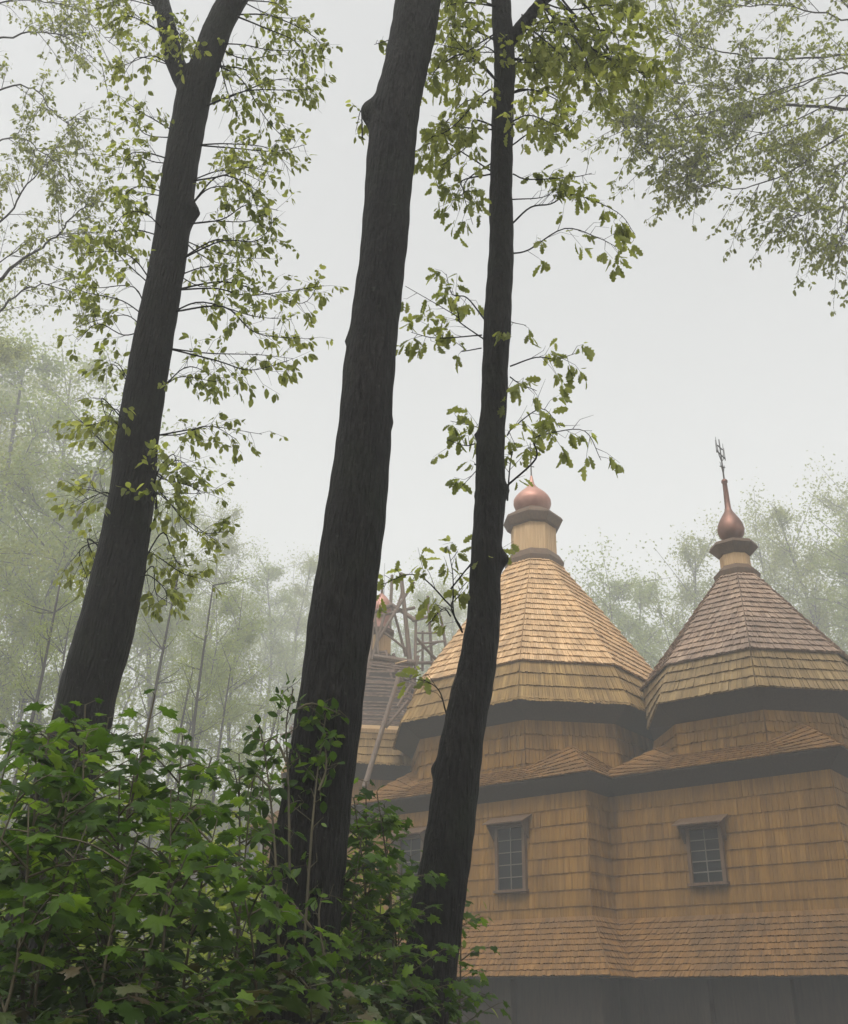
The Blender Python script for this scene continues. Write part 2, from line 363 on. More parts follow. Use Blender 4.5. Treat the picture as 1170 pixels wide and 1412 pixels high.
# upper eave roofs, skirts, pyramids
def tower(d, q, qm, pz, re, ze, rw, rm, zmb, zmt, rs, zs, rc, zcn, rr, zr, mats, n_pyr, n_sk, open_=False, st=(0, 0), adj=None):
    # eave roof over the square body, running up to the octagon; hips end as small triangles on the diagonals
    e = MB(); k = MB()
    A = octa(qm); low = [cpt(d, re, a, ze) for a in (-90, 0, 90, 180)]
    for i in (0, 3): low[i] -= UX*st[0]
    for i in (1, 2): low[i] += UX*st[1]
    ws = [cpt(d, rw, a, ZW) for a in (-90, 0, 90, 180)]
    for i in (0, 3): ws[i] -= UX*st[0]
    for i in (1, 2): ws[i] += UX*st[1]
    pk = [cpt(d, rm*math.cos(R_(qm))+.02, a, zmb+pz) for a in (-90, 0, 90, 180)]
    for i in range(4):
        j = (i+1) % 4
        o0 = cpt(d, rm+.01, A[(2*i) % 8], zmb); o1 = cpt(d, rm+.01, A[(2*i+1) % 8], zmb)
        L0, L1, P0, P1 = low[i], low[j], pk[i], pk[j]
        # trapezoid between octagon side and eave + two hip triangles
        m0 = L0.lerp(L1, .22); m1 = L0.lerp(L1, .78)
        shingles(e, m0, m1, o0, o1, 7, .055, th=.032, jit=.007, point=.3)
        shingles(e, L0, m0, P0, o0, 7, .055, th=.032, jit=.007, point=.3) if True else None
        shingles(e, m1, L1, o1, P1, 7, .055, th=.032, jit=.007, point=.3)
        dn = -ZV*.03
        for x in ((L0, m0, o0, P0), (m0, m1, o1, o0), (m1, L1, P1, o1)): quad(k, *[v_+dn for v_ in x])
        quad(k, L0+dn, L1+dn, ws[j], ws[i])
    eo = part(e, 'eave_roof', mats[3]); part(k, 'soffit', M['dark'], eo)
    w_ = MB(); ring(w_, d, qm, rm, zmb-.25, rm, zmt, 4, .075, th=.04, point=.3); wb = MB(); band(wb, d, qm, rm-.015, zmb-.6, rm-.015, zmt+.1)
    x = part(w_, 'tier_wall', mats[0]); part(wb, 'tier_backing', M['under'], x)
    s_ = MB(); ring(s_, d, q, rs, zs, rc+.02, zcn, n_sk, .055, adj=adj, th=.045, jit=.008, point=.3)
    # doubled rows at the drip edge
    ring(s_, d, q, rs+.035, zs-.03, rs-.01, zs+.09, 2, .075, th=.02) if not adj else None
    sb = MB(); band(sb, d, q, rs-.02, zs, rc, zcn, adj=adj); sf = MB(); sofq(sf, d, q, rs, zs-.005, qm, rm-.005, zmt-.02, adj)
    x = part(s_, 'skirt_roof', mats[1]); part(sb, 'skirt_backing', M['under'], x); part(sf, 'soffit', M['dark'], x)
    if not open_:
        p_ = MB(); ring(p_, d, q, rc+.09, zcn-.03, rr, zr, n_pyr, .055, th=.045, lap=.3, jit=.006, point=.2)
        pb = MB(); band(pb, d, q, rc+.03, zcn-.03, rr-.04, zr)
        x = part(p_, 'pyramid_roof', mats[2]); part(pb, 'roof_underside', M['under'], x)
    # closed top under the roof
MA = (M['wall'], M['skirt'], M['roof_new'], M['roof_red']); MBt = (M['wall'], M['skirt_old'], M['roof_old'], M['roof_red'])
tower(0, 19, 18, .52, 4.66, 4.58, 4.17, 3.27, 4.95, 6.0, 3.77, 6.324, 3.269, 7.36, .66, 11.12, MA, 20, 3)
tower(DAB, 22.5, 20, .38, 3.44, 4.60, 2.89, 2.2, 4.98, 5.62, 2.712, 5.931, 2.317, 6.84, .42, 9.34, MBt, 16, 4, st=(.35, 0), adj={7: .845, 6: .9})
tower(-DAB, 22.5, 20, .38, 3.44, 4.60, 2.89, 2.2, 4.98, 5.62, 2.712, 5.931, 2.317, 6.84, .42, 9.34, (M['wall'], M['skirt'], M['roof_new'], M['roof_red']), 16, 4, open_=True, st=(0, .35))
# roof of the links between the towers
for sgn in (1, -1):
    l_ = MB(); a = 2.4*sgn; c = 4.2*sgn
    lo, hi = min(a, c), max(a, c)
    for vs in (1, -1):
        P = [uv(lo, vs*1.6, 4.75), uv(hi, vs*1.6, 4.75), uv(lo, 0, 5.5), uv(hi, 0, 5.5)]
        if ((P[1]-P[0]).cross(P[2]-P[0])).z < 0: P = [P[1], P[0], P[3], P[2]]
        shingles(l_, *P, 10, .08)
        dn = -ZV*.03; quad(l_, P[0]+dn, P[1]+dn, P[3]+dn, P[2]+dn)
    part(l_, 'link_roof', M['roof_red'])
def octprof(mb, d, q, prof):
    for (r0, z0), (r1, z1) in zip(prof, prof[1:]): band(mb, d, q, r0, z0, r1, z1)
def vboards(mb, d, q, r, z0, z1, nb):
    A = octa(q)
    for i in range(8):
        P, Q = cpt(d, r, A[i], z0), cpt(d, r, A[(i+1) % 8], z0); e = Q-P; nr = e.cross(ZV).normalized()
        for k in range(nb): mb.box(P+e*(k+.04)/nb - nr*.03, e*.92/nb, -nr*0+nr*(.03+.004*(k % 2)), ZV*(z1-z0))
def cross(d, z0, h, parent, ornate=False):
    mb = MB(); c = cpt(d, 0, 0, z0); mb.tube([c, c+ZV*h], [.022, .014], 6)
    a = .30*h/1.4
    L = [(.62, 1.0*a), (.80, .55*a)]
    for f, l in L: mb.tube([c+ZV*h*f-VX*l, c+ZV*h*f+VX*l], .017, 6)
    mb.tube([c+ZV*h*.36-VX*.6*a, c+ZV*h*.28+VX*.6*a], .016, 6)
    if ornate:
        for s in (-1, 1):
            mb.tube([c+ZV*h*.45, c+ZV*h*.56+VX*s*.5*a, c+ZV*h*.76+VX*s*.75*a, c+ZV*h*.98+VX*s*.85*a], [.014, .012, .01, .006], 5)
            mb.tube([c+ZV*h*.62+VX*s*a-ZV*.05, c+ZV*h*.62+VX*s*a+ZV*.30], [.012, .006], 5)
            mb.tube([c+ZV*h*.18+VX*s*.1*a, c+ZV*h*.4+VX*s*.5*a], [.01, .008], 5)
    o = part(mb, 'cross', M['iron'], parent); return o
def sphere(mb, c, r):
    prof = [(r*math.sin(math.pi*k/8), -r*math.cos(math.pi*k/8)) for k in range(9)]
    b0 = len(mb.v)
    for rr, z in prof:
        for j in range(12): mb.v.append((c.x+max(rr, .001)*math.cos(j*math.pi/6), c.y+max(rr, .001)*math.sin(j*math.pi/6), c.z+z))
    for i in range(8):
        for j in range(12): a = b0+i*12+j; e = b0+i*12+(j+1) % 12; mb.f.append((a, e, e+12, a+12))
# drum, cornices and dome of the middle tower
x = MB(); octprof(x, 0, 19, [(.56, 10.96), (.78, 10.98), (.81, 11.14), (.68, 11.36), (.5, 11.39)]); part(x, 'collar', M['trim'])
x = MB(); vboards(x, 0, 19, .62, 11.3, 12.35, 6); dr = part(x, 'drum', M['board'])
x = MB(); octprof(x, 0, 19, [(.56, 12.16), (.72, 12.20), (.83, 12.42), (.79, 12.50), (.44, 12.74), (.40, 12.78)]); part(x, 'cornice', M['trim'], dr)
x = MB(); lathe(x, 0, [(.40, 12.76), (.48, 12.86), (.525, 12.99), (.52, 13.09), (.48, 13.18), (.41, 13.27), (.32, 13.36), (.22, 13.45), (.13, 13.55), (.075, 13.65), (.04, 13.86), (.03, 13.9), (.001, 13.92)], 32, .012)
dm = part(x, 'dome', M['copper'], smooth=True); cross(0, 13.85, 1.15, dm)
# of the right tower
x = MB(); octprof(x, DAB, 22.5, [(.36, 9.22), (.50, 9.25), (.53, 9.40), (.38, 9.56), (.28, 9.58)]); part(x, 'collar', M['trim'])
x = MB(); vboards(x, DAB, 22.5, .34, 9.5, 10.06, 4); dr = part(x, 'drum', M['board'])
x = MB(); octprof(x, DAB, 22.5, [(.30, 9.84), (.36, 9.86), (.56, 10.06), (.53, 10.14), (.20, 10.27), (.16, 10.3)]); part(x, 'cornice', M['trim'], dr)
x = MB(); lathe(x, DAB, [(.14, 10.28), (.22, 10.34), (.29, 10.44), (.315, 10.56), (.30, 10.68), (.24, 10.82), (.16, 10.96), (.10, 11.06), (.075, 11.14), (.068, 11.3), (.055, 11.84), (.075, 11.86), (.075, 11.91), (.04, 11.95), (.001, 11.96)], 32, .012)
dm = part(x, 'dome', M['copper_dull'], smooth=True); cross(DAB, 11.93, 1.15, dm, True)
# unfinished left tower: rafters, laths, small drum, copper base
D3 = -DAB
x = MB()
for a in octa(22.5): x.tube([cpt(D3, 2.3, a, 6.84), cpt(D3, 1.15, a, 8.2), cpt(D3, .45, a, 9.7)], .05, 5)
part(x, 'rafters', M['lath'])
x = MB(); rz = random.Random(5)
for k in range(25):
    t_k = k/24; z = 6.9 + 2.75*t_k; r = 2.32*(1-t_k)**1.15 + .48; A = octa(22.5)
    for i in range(8):
        if rz.random() < .10: continue
        r_ = r + rz.uniform(-.01, .03); P, Q = cpt(D3, r_, A[i]-rz.uniform(0, 3), z+rz.uniform(-.03, .03)), cpt(D3, r_, A[(i+1) % 8]+rz.uniform(0, 3), z+rz.uniform(-.03, .03))
        e = Q-P; nr = e.cross(ZV).normalized(); x.box(P, e, nr*.03, ZV*rz.uniform(.035, .055))
part(x, 'laths', M['lath'], label='bare dark laths of the roof still without shingles')
x = MB(); octprof(x, D3, 22.5, [(2.2, 6.86), (.3, 9.7)]); part(x, 'inner_boards', M['dark'])
x = MB(); octprof(x, D3, 22.5, [(2.40, 6.80), (2.42, 6.90), (2.2, 7.05)]); part(x, 'roof_felt', M['board'])
x = MB(); vboards(x, D3, 22.5, .36, 9.7, 10.3, 4); dr = part(x, 'drum', M['board'])
x = MB(); octprof(x, D3, 22.5, [(.33, 10.2), (.36, 10.22), (.46, 10.34), (.44, 10.44), (.2, 10.5)]); part(x, 'cornice', M['trim'], dr)
x = MB(); lathe(x, D3, [(.40, 10.46), (.30, 10.52), (.24, 10.7), (.26, 10.86), (.31, 11.05), (.32, 11.2), (.27, 11.4), (.16, 11.55), (.05, 11.65), (.001, 11.7)], 24)
part(x, 'dome', M['copper'], smooth=True)

# windows
def window(P0, ex, nr, wd, h):
    """P0 lower left corner seen from outside"""
    fr = MB(); b = .07
    for o, x_, z_ in ((P0-ex*b, ex*b, h), (P0+ex*wd, ex*b, h)): fr.box(o+nr*.0, x_, nr*.09, ZV*z_)
    fr.box(P0-ex*b+ZV*h, ex*(wd+2*b), nr*.095, ZV*b)
    w_ = part(fr, 'window', M['trim'])
    s_ = MB(); s_.box(P0-ex*(b+.03)-ZV*.05, ex*(wd+2*b+.06), nr*.13, ZV*.05); part(s_, 'sill', M['trim'], w_)
    g_ = MB(); g_.box(P0-nr*.0, ex*wd, nr*.035, ZV*h); part(g_, 'pane', M['glass'], w_)
    m_ = MB()
    m_.box(P0+ex*(wd/2-.009)+nr*.035, ex*.018, nr*.018, ZV*h)
    for k in range(1, 5): m_.box(P0+ZV*(h*k/5-.009)+nr*.035, ex*wd, nr*.016, ZV*.018)
    part(m_, 'muntin', M['muntin'], w_)
    hd = MB(); o = P0 - ex*.22 + ZV*(h+.06); L = wd+.44
    for k in range(12):
        hd.box(o+ex*L*(k+.03)/12+nr*.34, ex*L*.94/12, -nr*.34+ZV*.17, ZV*.022)
    hd.box(o+ex*.1+nr*.02-ZV*.02, ex*(L-.2), nr*.22, ZV*.05)
    for s_ in (.08, L-.12): hd.add([o+ex*s_+nr*.02-ZV*.3, o+ex*s_+nr*.30, o+ex*s_+nr*.02+ZV*.14, o+ex*(s_+.04)+nr*.02-ZV*.3, o+ex*(s_+.04)+nr*.30, o+ex*(s_+.04)+nr*.02+ZV*.14], [(0, 1, 2), (5, 4, 3), (0, 3, 4, 1), (1, 4, 5, 2)])
    part(hd, 'hood', M['trim'], w_)
def wl(d, half, s, z): # s metres left of the right corner on the face toward v
    return uv(d+half-s, half, z)
ex = UX.copy()
for s, w_, z0, z1 in ((2.14, .62, 2.47, 3.70), (4.86, .62, 2.47, 3.70)): window(wl(0, HA, s, z0)+VX*.028, ex, VX, w_, z1-z0)
window(wl(DAB, HB, 2.86, 2.47)+VX*.028, ex, VX, .60, .98)
window(wl(-DAB, HB, 2.4, 2.47)+VX*.028, ex, VX, .60, .98)
# posts and plinth of the arcade
for d, rw in ((0, 4.169), (DAB, 2.888), (-DAB, 2.888)):
    h = (rw+.2)/2**.5
    pts = [(d+s*h, h) for s in (-1, -.35, .35, 1)] + [(d+h, s*h) for s in (-.35, .35)] 
    for u_, v_ in pts:
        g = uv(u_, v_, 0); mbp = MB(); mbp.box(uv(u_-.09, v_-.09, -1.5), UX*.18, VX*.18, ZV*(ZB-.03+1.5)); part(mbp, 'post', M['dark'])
mbp = MB()
for d, h in ((0, HA+.9), (DAB, HB+.9), (-DAB, HB+.9)): mbp.box(uv(d-h, -h, -1.9+.004*d), UX*2*h, VX*2*h, ZV*.45)
part(mbp, 'plinth', M['stone'])

# church scaled up about the camera eye, so it stands deeper in the haze
church.scale = (1.5, 1.5, 1.5); church.location = (4.54, 37.5, -.35)
# ------------------------------------------------------------ scaffold round the left tower
sca = empty('scaffolding', (at(560, 1000, 43).x, 43, 10)); tag(sca, 'rough timber scaffolding lashed around the unfinished left tower', 'scaffolding')
SP = [((590, 822, 29.2), (597, 925, 29.2), .05), ((583, 870, 29), (583, 925, 29), .04), ((526, 800, 28.6), (532, 905, 28.4), .05), ((553, 790, 28.2), (575, 1000, 28.4), .075), ((541, 793, 29.3), (536, 900, 29.3), .06), ((513, 820, 28), (509, 960, 28), .06),
      ((571, 803, 28.3), (520, 885, 28.0), .05), ((511, 846, 28), (541, 834, 28.4), .07), ((541, 834, 28.4), (574, 856, 28.2), .07), ((570, 856, 28.2), (606, 846, 29.6), .06),
      ((576, 873, 28.3), (612, 873, 29.5), .035), ((576, 888, 28.3), (614, 884, 29.5), .04), ((575, 880, 28.3), (603, 911, 29), .05), ((608, 850, 29.5), (617, 905, 29.5), .05),
      ((532, 842, 28.1), (506, 935, 27.9), .055), ((553, 925, 25.6), (503, 1085, 25.0), .07), ((563, 966, 25.5), (532, 1003, 25.4), .045), ((517, 846, 27.9), (522, 905, 27.9), .04), ((530, 872, 28), (560, 895, 28.2), .04), ((541, 834, 28.6), (560, 905, 28.6), .045), ((574, 900, 28.3), (605, 885, 29.4), .035), ((566, 945, 26.5), (548, 975, 26), .035), ((574, 848, 28.3), (571, 1000, 28.0), .05),
      ((515, 905, 27.8), (573, 914, 28.1), .09), ((561, 892, 28.4), (568, 930, 28.4), .05), ((575, 914, 28.2), (600, 914, 29.3), .06), ((520, 850, 28.0), (572, 838, 28.6), .05), ((558, 985, 27.6), (577, 905, 28.3), .05),
      ((515, 858, 28.0), (508, 930, 27.9), .05), ((548, 836, 28.3), (556, 812, 28.6), .04)]
def spart(mb, name, mt):
    o = mb.build(name, mt); o.parent = sca; o.matrix_parent_inverse = Matrix.Translation(-Vector(sca.location)); return o
for a, b, r in SP:
    a = (a[0], a[1], a[2]*1.5); b = (b[0], b[1], b[2]*1.5); r *= 1.5; mb = MB(); A, B = at(*a), at(*b); m_ = A.lerp(B, .5)+Vector((random.uniform(-.02, .02), 0, 0)); mb.tube([A, m_, B], [r*.8, r*.9, r], 8); spart(mb, 'pole', M['grey'])
mb = MB()
for k in range(5):
    A = at(514+k*.5, 906+k*3.2, 42-.1*k); B = at(570, 912+k*3.2, 42.3-.1*k); mb.box(A, B-A, Vector((0, .3, 0)), Vector((0, 0, .07)))
spart(mb, 'platform', M['lath'])
for k, (x_, y_) in enumerate(((545, 915), (558, 935), (566, 925))):
    mb = MB(); A = at(x_, y_, 41.4); mb.box(A, (.5, .1, .18*(-1)**k), (0, .16, 0), (0, .04, .04)); spart(mb, 'plank', M['board'] if k == 0 else M['grey'])

# ------------------------------------------------------------ trees
def rv(s=1.): return Vector((random.gauss(0, s), random.gauss(0, s), random.gauss(0, s)))
def spray(wood, lv, P, r0, r1, twigs, tl, ls, nl=6, droop=.8, start=.2, sub=5):
    """a branch through P with side twigs that end in hanging leaves"""
    Q = smooth_line([tuple(p) for p in P], sub); k = len(Q)
    wood.tube(Q, [r0+(r1-r0)*i/(k-1) for i in range(k)], 6)
    L = sum((Vector(Q[i+1])-Vector(Q[i])).length for i in range(k-1))
    for i in range(twigs):
        t = start + (1-start)*(i+random.random()*.8)/twigs; t = min(t, 1)
        f = t*(k-1); a = min(int(f), k-2); p = Vector(Q[a]).lerp(Vector(Q[a+1]), f-a); tg = (Vector(Q[a+1])-Vector(Q[a])).normalized()
        sd_ = rv().cross(tg).normalized(); l = tl*random.uniform(.4, 1.1)*(1-.35*t)
        d = (tg*.7+sd_*.9+Vector((0, 0, random.uniform(-.1, .25)))).normalized()
        e1 = p+d*l*.5+rv(.02); e2 = p+d*l+Vector((0, 0, -.12*l))+rv(.03)
        wood.tube([p, e1, e2], [r1*1.1, r1*.7, r1*.4], 4, False)
        if random.random() < .12: continue
        for q in range(max(2, int(nl*random.uniform(.5, 1.6)))):
            s_ = random.uniform(.2, 1)**.5; c = (p.lerp(e1, s_*2) if s_ < .5 else e1.lerp(e2, s_*2-1))
            out = (d*.55 + rv(.45) + Vector((0, 0, -droop))).normalized()
            st = c + out*ls*.25
            lv.add(st, out, rv(1)+Vector((0, 0, .9)), ls*random.uniform(.45, 1.25))
def trunk_pts(px, Y, dY=0):
    out = []
    for i, (x, y, w_) in enumerate(px):
        P = at(x, y, Y + dY*i/(len(px)-1)); out.append((P.x, P.y, P.z, w_/2*zc(P)/F_PX))
    return out
def trunk_mesh(mb, rows, n=40, wob=.012, seed=0, sub=16, knots=()):
    b0 = len(mb.v)
    Q = smooth_line(rows, sub); rr = [q[3]*(1+.015*math.sin(i*.13+seed)) for i, q in enumerate(Q)]
    mb.tube([q[:3] for q in Q], rr, n, True, wob, seed)
    for P, r_, o in knots:
        P = Vector(P); o = Vector(o).normalized()
        for i in range(b0, len(mb.v)):
            v = Vector(mb.v[i]); dd = (v-P).length
            if dd < r_*3.5:
                ax_ = min(Q, key=lambda q: (Vector(q[:3])-v).length); out = v-Vector(ax_[:3])
                if out.dot(o) > 0: mb.v[i] = tuple(v + (o*.8+out.normalized()*.3)*r_*.95*math.exp(-(dd/(r_*1.25))**2))
    for i in range(b0, len(mb.v)):
        v = Vector(mb.v[i]); k = math.sin(v.z*7+v.x*23+seed)*math.sin(v.x*31-v.z*3)*.004 + math.sin(v.z*19+v.x*60)*.0022
        mb.v[i] = (v.x+k, v.y, v.z)
def knob(mb, P, r, out, ln=1.):
    P = Vector(P); out = Vector(out).normalized()
    mb.tube([P-out*r*.8, P, P+out*r*.6*ln, P+out*r*.95*ln, P+out*r*1.1*ln], [r*1.25, r*1.1, r*.95, r*.7, r*.25], 12, True, .05, 3)
def make_tree(name, label, cat, tr, Y, dY, knots, limbs, sprays, leaf, lmat, ls, seed, tl=.4, dens=1.):
    random.seed(seed)
    g = Vector((0, 0, 0)); rows = trunk_pts(tr, Y, dY); b = rows[0]
    # run down to the ground
    gz = gh(b[0], b[1]); dx = (rows[0][0]-rows[1][0])/(rows[1][2]-rows[0][2]+1e-6)*-1
    low = [(b[0], b[1], gz-.3, b[3]*1.7), (b[0], b[1], gz+.12, b[3]*1.35), (b[0]+0*dx, b[1], gz+.5, b[3]*1.1)] if b[2]-gz > .9 else [(b[0], b[1], gz-.4, b[3]*1.5)]
    rows = low+rows
    root = empty(name, (b[0], b[1], gz)); tag(root, label, cat)
    def pt_(mb, nm, mt, smooth=True):
        o = mb.build(nm, mt, None, smooth) if isinstance(mb, MB) else link(nm, mb, mt)
        o.parent = root; o.matrix_parent_inverse = Matrix.Translation(-Vector(root.location)); return o
    rows = [tuple(q) for q in rows]; tp = rows[-1]
    if tp[2] < 17 and not limbs[:2] or len(limbs) == 1: rows += [(tp[0]+.1, tp[1]-.1, tp[2]+2.5, tp[3]*.8), (tp[0]-.1, tp[1], tp[2]+5.5, tp[3]*.45)]
    mb = MB(); trunk_mesh(mb, rows, seed=seed, knots=[(at(x, y, Y), r_, o) for x, y, r_, o in knots])
    pt_(mb, 'trunk', M['bark'])
    for lb in limbs:
        q = MB(); lr = [(*at(x, y, Yl), w_/2*zc(at(x, y, Yl))/F_PX) for x, y, w_, Yl in lb]; te = lr[-1]
        if te[3] > .05: lr += [(te[0]+(te[0]-lr[-2][0])*1.2, te[1], te[2]+2, te[3]*.7), (te[0]+(te[0]-lr[-2][0])*2, te[1], te[2]+4.5, te[3]*.35)]
        trunk_mesh(q, lr, 16, .03, seed+3, 6); pt_(q, 'limb', M['bark'])
    wd = MB(); lv = Leaves()
    for s in sprays:
        pts, d0, d1 = s[0], s[1], s[2]; k = len(pts)
        P = [at(x, y, Y+d0+(d1-d0)*i/(k-1)) for i, (x, y) in enumerate(pts)]
        L = sum((P[i+1]-P[i]).length for i in range(k-1))
        nt_ = s[3] if len(s) > 3 else 1.
        spray(wd, lv, [P[0]]+[p+rv(.055) for p in P[1:]], .005+.0035*L, .0025, max(3, int(L*11*dens*nt_)), tl, ls, 6)
    # unseen crown above the frame, added to shade the foreground and near fog
    tx, ty = rows[-1][0], rows[-1][1]-.5
    for _ in range(42):
        c = Vector((tx+random.gauss(0, 2.4), ty-3+random.gauss(0, 2.2), random.uniform(17.5, 22)))
        s0 = Vector((tx*.7+c.x*.3, ty*.7+c.y*.3+.3, c.z-1.3)); wd.tube([s0, s0.lerp(c, .6)+rv(.1), c], [.03, .02, .008], 4, False)
        for _ in range(85): lv.add(c+rv(.55), rv()+Vector((0, 0, -.7)), rv(.6)+Vector((0, 0, 1)), random.uniform(.15, .24))
    pt_(wd, 'branches', M['bark'])
    o = pt_(lv.mesh('foliage', leaf), 'foliage', lmat)
    return root
def auto_sprays(lst, spread, n, seed, d=(-1., 1.)):
    """extra smaller sprays parallel to the given ones"""
    r = random.Random(seed); out = []
    for s in lst:
        e = r.uniform(*d); out.append((s, 0, e))
        for _ in range(n):
            dx, dy = r.uniform(-1, 1)*spread, r.uniform(-1, 1)*spread
            out.append(([s[0]]+[(x+dx*(i+1)/len(s), y+dy*(i+1)/len(s)) for i, (x, y) in enumerate(s[1:])], 0, r.uniform(*d)))
    return out
# left tree
T1 = [(84, 1110, 84), (112, 1000, 80), (125, 940, 78), (153, 840, 74), (180, 700, 63), (191, 600, 58), (212, 470, 53), (234, 350, 49), (248, 240, 47), (264, 150, 46), (272, 105, 48)]
S1 = [[(250, 310), (300, 292), (345, 290), (382, 292)], [(245, 360), (300, 330), (345, 320), (380, 300)], [(240, 400), (300, 392), (360, 402), (410, 405), (450, 400)],
      [(238, 430), (300, 432), (360, 455), (430, 460)], [(230, 480), (290, 490), (345, 492), (396, 492)], [(228, 530), (265, 518), (320, 535)],
      [(220, 600), (262, 592), (300, 588), (350, 606)], [(213, 650), (235, 650), (258, 665), (282, 680)], [(203, 745), (212, 708), (232, 690), (262, 722), (305, 742)],
      [(200, 770), (215, 740), (245, 770), (275, 775)], [(192, 800), (205, 785), (228, 800), (235, 830)], [(212, 690), (230, 640), (245, 632), (262, 640)],
      [(216, 400), (180, 372), (150, 350), (125, 352)], [(205, 440), (165, 402), (130, 395), (102, 385)], [(200, 455), (170, 446), (140, 448), (118, 460)],
      [(185, 540), (165, 508), (148, 498)], [(180, 590), (160, 560), (150, 590)], [(172, 640), (140, 605), (108, 592)], [(160, 690), (135, 680), (112, 690)],
      [(145, 760), (122, 745), (110, 775), (104, 800)], [(236, 330), (200, 310), (165, 300), (150, 318)], [(240, 270), (205, 262), (175, 268), (158, 262)],
      [(250, 225), (215, 212), (185, 225), (170, 240)], [(255, 190), (210, 180), (180, 165), (160, 158)], [(262, 250), (300, 240), (345, 235), (378, 245)],
      [(270, 200), (320, 195), (375, 195), (422, 208)], [(275, 150), (330, 135), (385, 130), (434, 132)], [(290, 60), (340, 80), (395, 82), (438, 88)],
      [(320, 20), (370, 30), (420, 60), (435, 100)], [(300, 90), (345, 110), (380, 150), (400, 180)], [(232, 50), (200, 30), (165, 20), (140, 40)],
      [(236, 90), (200, 80), (170, 92), (150, 98)], [(222, 20), (250, 50), (262, 70)], [(262, 285), (290, 270), (330, 265), (352, 280)], [(320, 10), (300, 60), (320, 110), (330, 140)],
      [(330, 0), (380, 10), (410, 20)], [(220, 10), (180, -5), (150, 15)], [(252, 330), (275, 345), (310, 360), (345, 355)], [(246, 380), (280, 372), (330, 370)]]
make_tree('broadleaf_tree', 'forked dark trunk at the left with pale green leaves on both sides', 'tree', T1, 8.6, 0.,
          [(270, 292, .10, (1, 0, -.1)), (89, 910, .03, (-1, 0, .3))],
          [[(268, 135, 34, 8.6), (243, 90, 27, 8.6), (232, 45, 25, 8.6), (222, 0, 22, 8.7), (205, -60, 20, 8.8)], [(270, 130, 44, 8.6), (288, 75, 40, 8.6), (305, 30, 37, 8.6), (330, -15, 34, 8.6), (362, -80, 28, 8.6)],
           [(222, 10, 10, 8.65), (200, -12, 8, 8.7), (180, -35, 7, 8.7)]],
          auto_sprays(S1, 26, 1, 4), OVATE, M['leaf_near'], .092, 21, .42, 1.2)
# middle tree
T2 = [(392, 1440, 118), (410, 1300, 112), (425, 1180, 104), (443, 1060, 95), (458, 950, 88), (474, 830, 88), (491, 710, 85), (503, 600, 74), (513, 480, 69), (527, 370, 65), (537, 250, 64), (545, 160, 65), (560, 90, 62), (572, 30, 63), (582, -40, 60), (600, -130, 56)]
S2 = [[(500, 190), (492, 176), (486, 182)], [(548, 50), (530, 58), (520, 62)]]
make_tree('broadleaf_tree', 'tallest bare dark trunk in the middle with one stub knob high on it', 'tree', T2, 6.0, 0.,
          [(518, 158, .085, (-1, 0, .15)), (508, 148, .045, (-1, 0, .5)), (545, 582, .035, (.3, 0, -1)), (484, 470, .03, (-1, 0, 0))], [],
          [(s, 0, .3) for s in S2], OVATE, M['leaf_near'], .085, 22, .12)
# right tree
T3 = [(578, 1430, 78), (592, 1340, 75), (606, 1240, 72), (622, 1140, 66), (630, 1070, 62), (644, 985, 58), (660, 910, 52), (668, 840, 45), (671, 760, 42), (676, 690, 42), (677, 620, 38), (682, 540, 36), (686, 440, 38), (691, 350, 34), (691, 260, 32), (693, 170, 30), (696, 90, 28), (693, 30, 28), (690, -40, 26), (692, -120, 22)]
S3 = [[(697, 672), (718, 640), (738, 606), (768, 600), (798, 602), (825, 632)], [(700, 600), (722, 568), (745, 572), (775, 596)], [(705, 310), (722, 283), (765, 272), (805, 278), (838, 292), (872, 318)],
      [(703, 350), (735, 332), (780, 328), (822, 325), (858, 350)], [(707, 200), (740, 192), (780, 185), (812, 172)], [(704, 505), (735, 500), (768, 482), (798, 486)], [(704, 520), (728, 522), (748, 532)],
      [(708, 240), (745, 250), (780, 240), (812, 245)], [(706, 275), (740, 262), (770, 255)], [(676, 235), (645, 215), (612, 203), (575, 210)], [(678, 240), (650, 250), (630, 275), (600, 270)], [(678, 225), (650, 262), (650, 300)],
      [(668, 468), (640, 448), (612, 420), (580, 400)], [(668, 440), (650, 420), (630, 398), (620, 385)], [(665, 462), (612, 456), (560, 460)], [(664, 480), (648, 482), (632, 486)], [(658, 600), (640, 580), (628, 578)], [(655, 612), (640, 610), (626, 600)], [(655, 640), (640, 655), (628, 665)],
      [(638, 872), (624, 830), (620, 780), (610, 742)], [(622, 812), (640, 765), (668, 745)], [(624, 838), (575, 808), (535, 812)], [(622, 850), (600, 850), (590, 862)], [(637, 868), (634, 820), (640, 800)], [(616, 985), (598, 950), (585, 935)],
      [(700, 690), (705, 640), (720, 610)], [(705, 425), (712, 428), (716, 430)]]
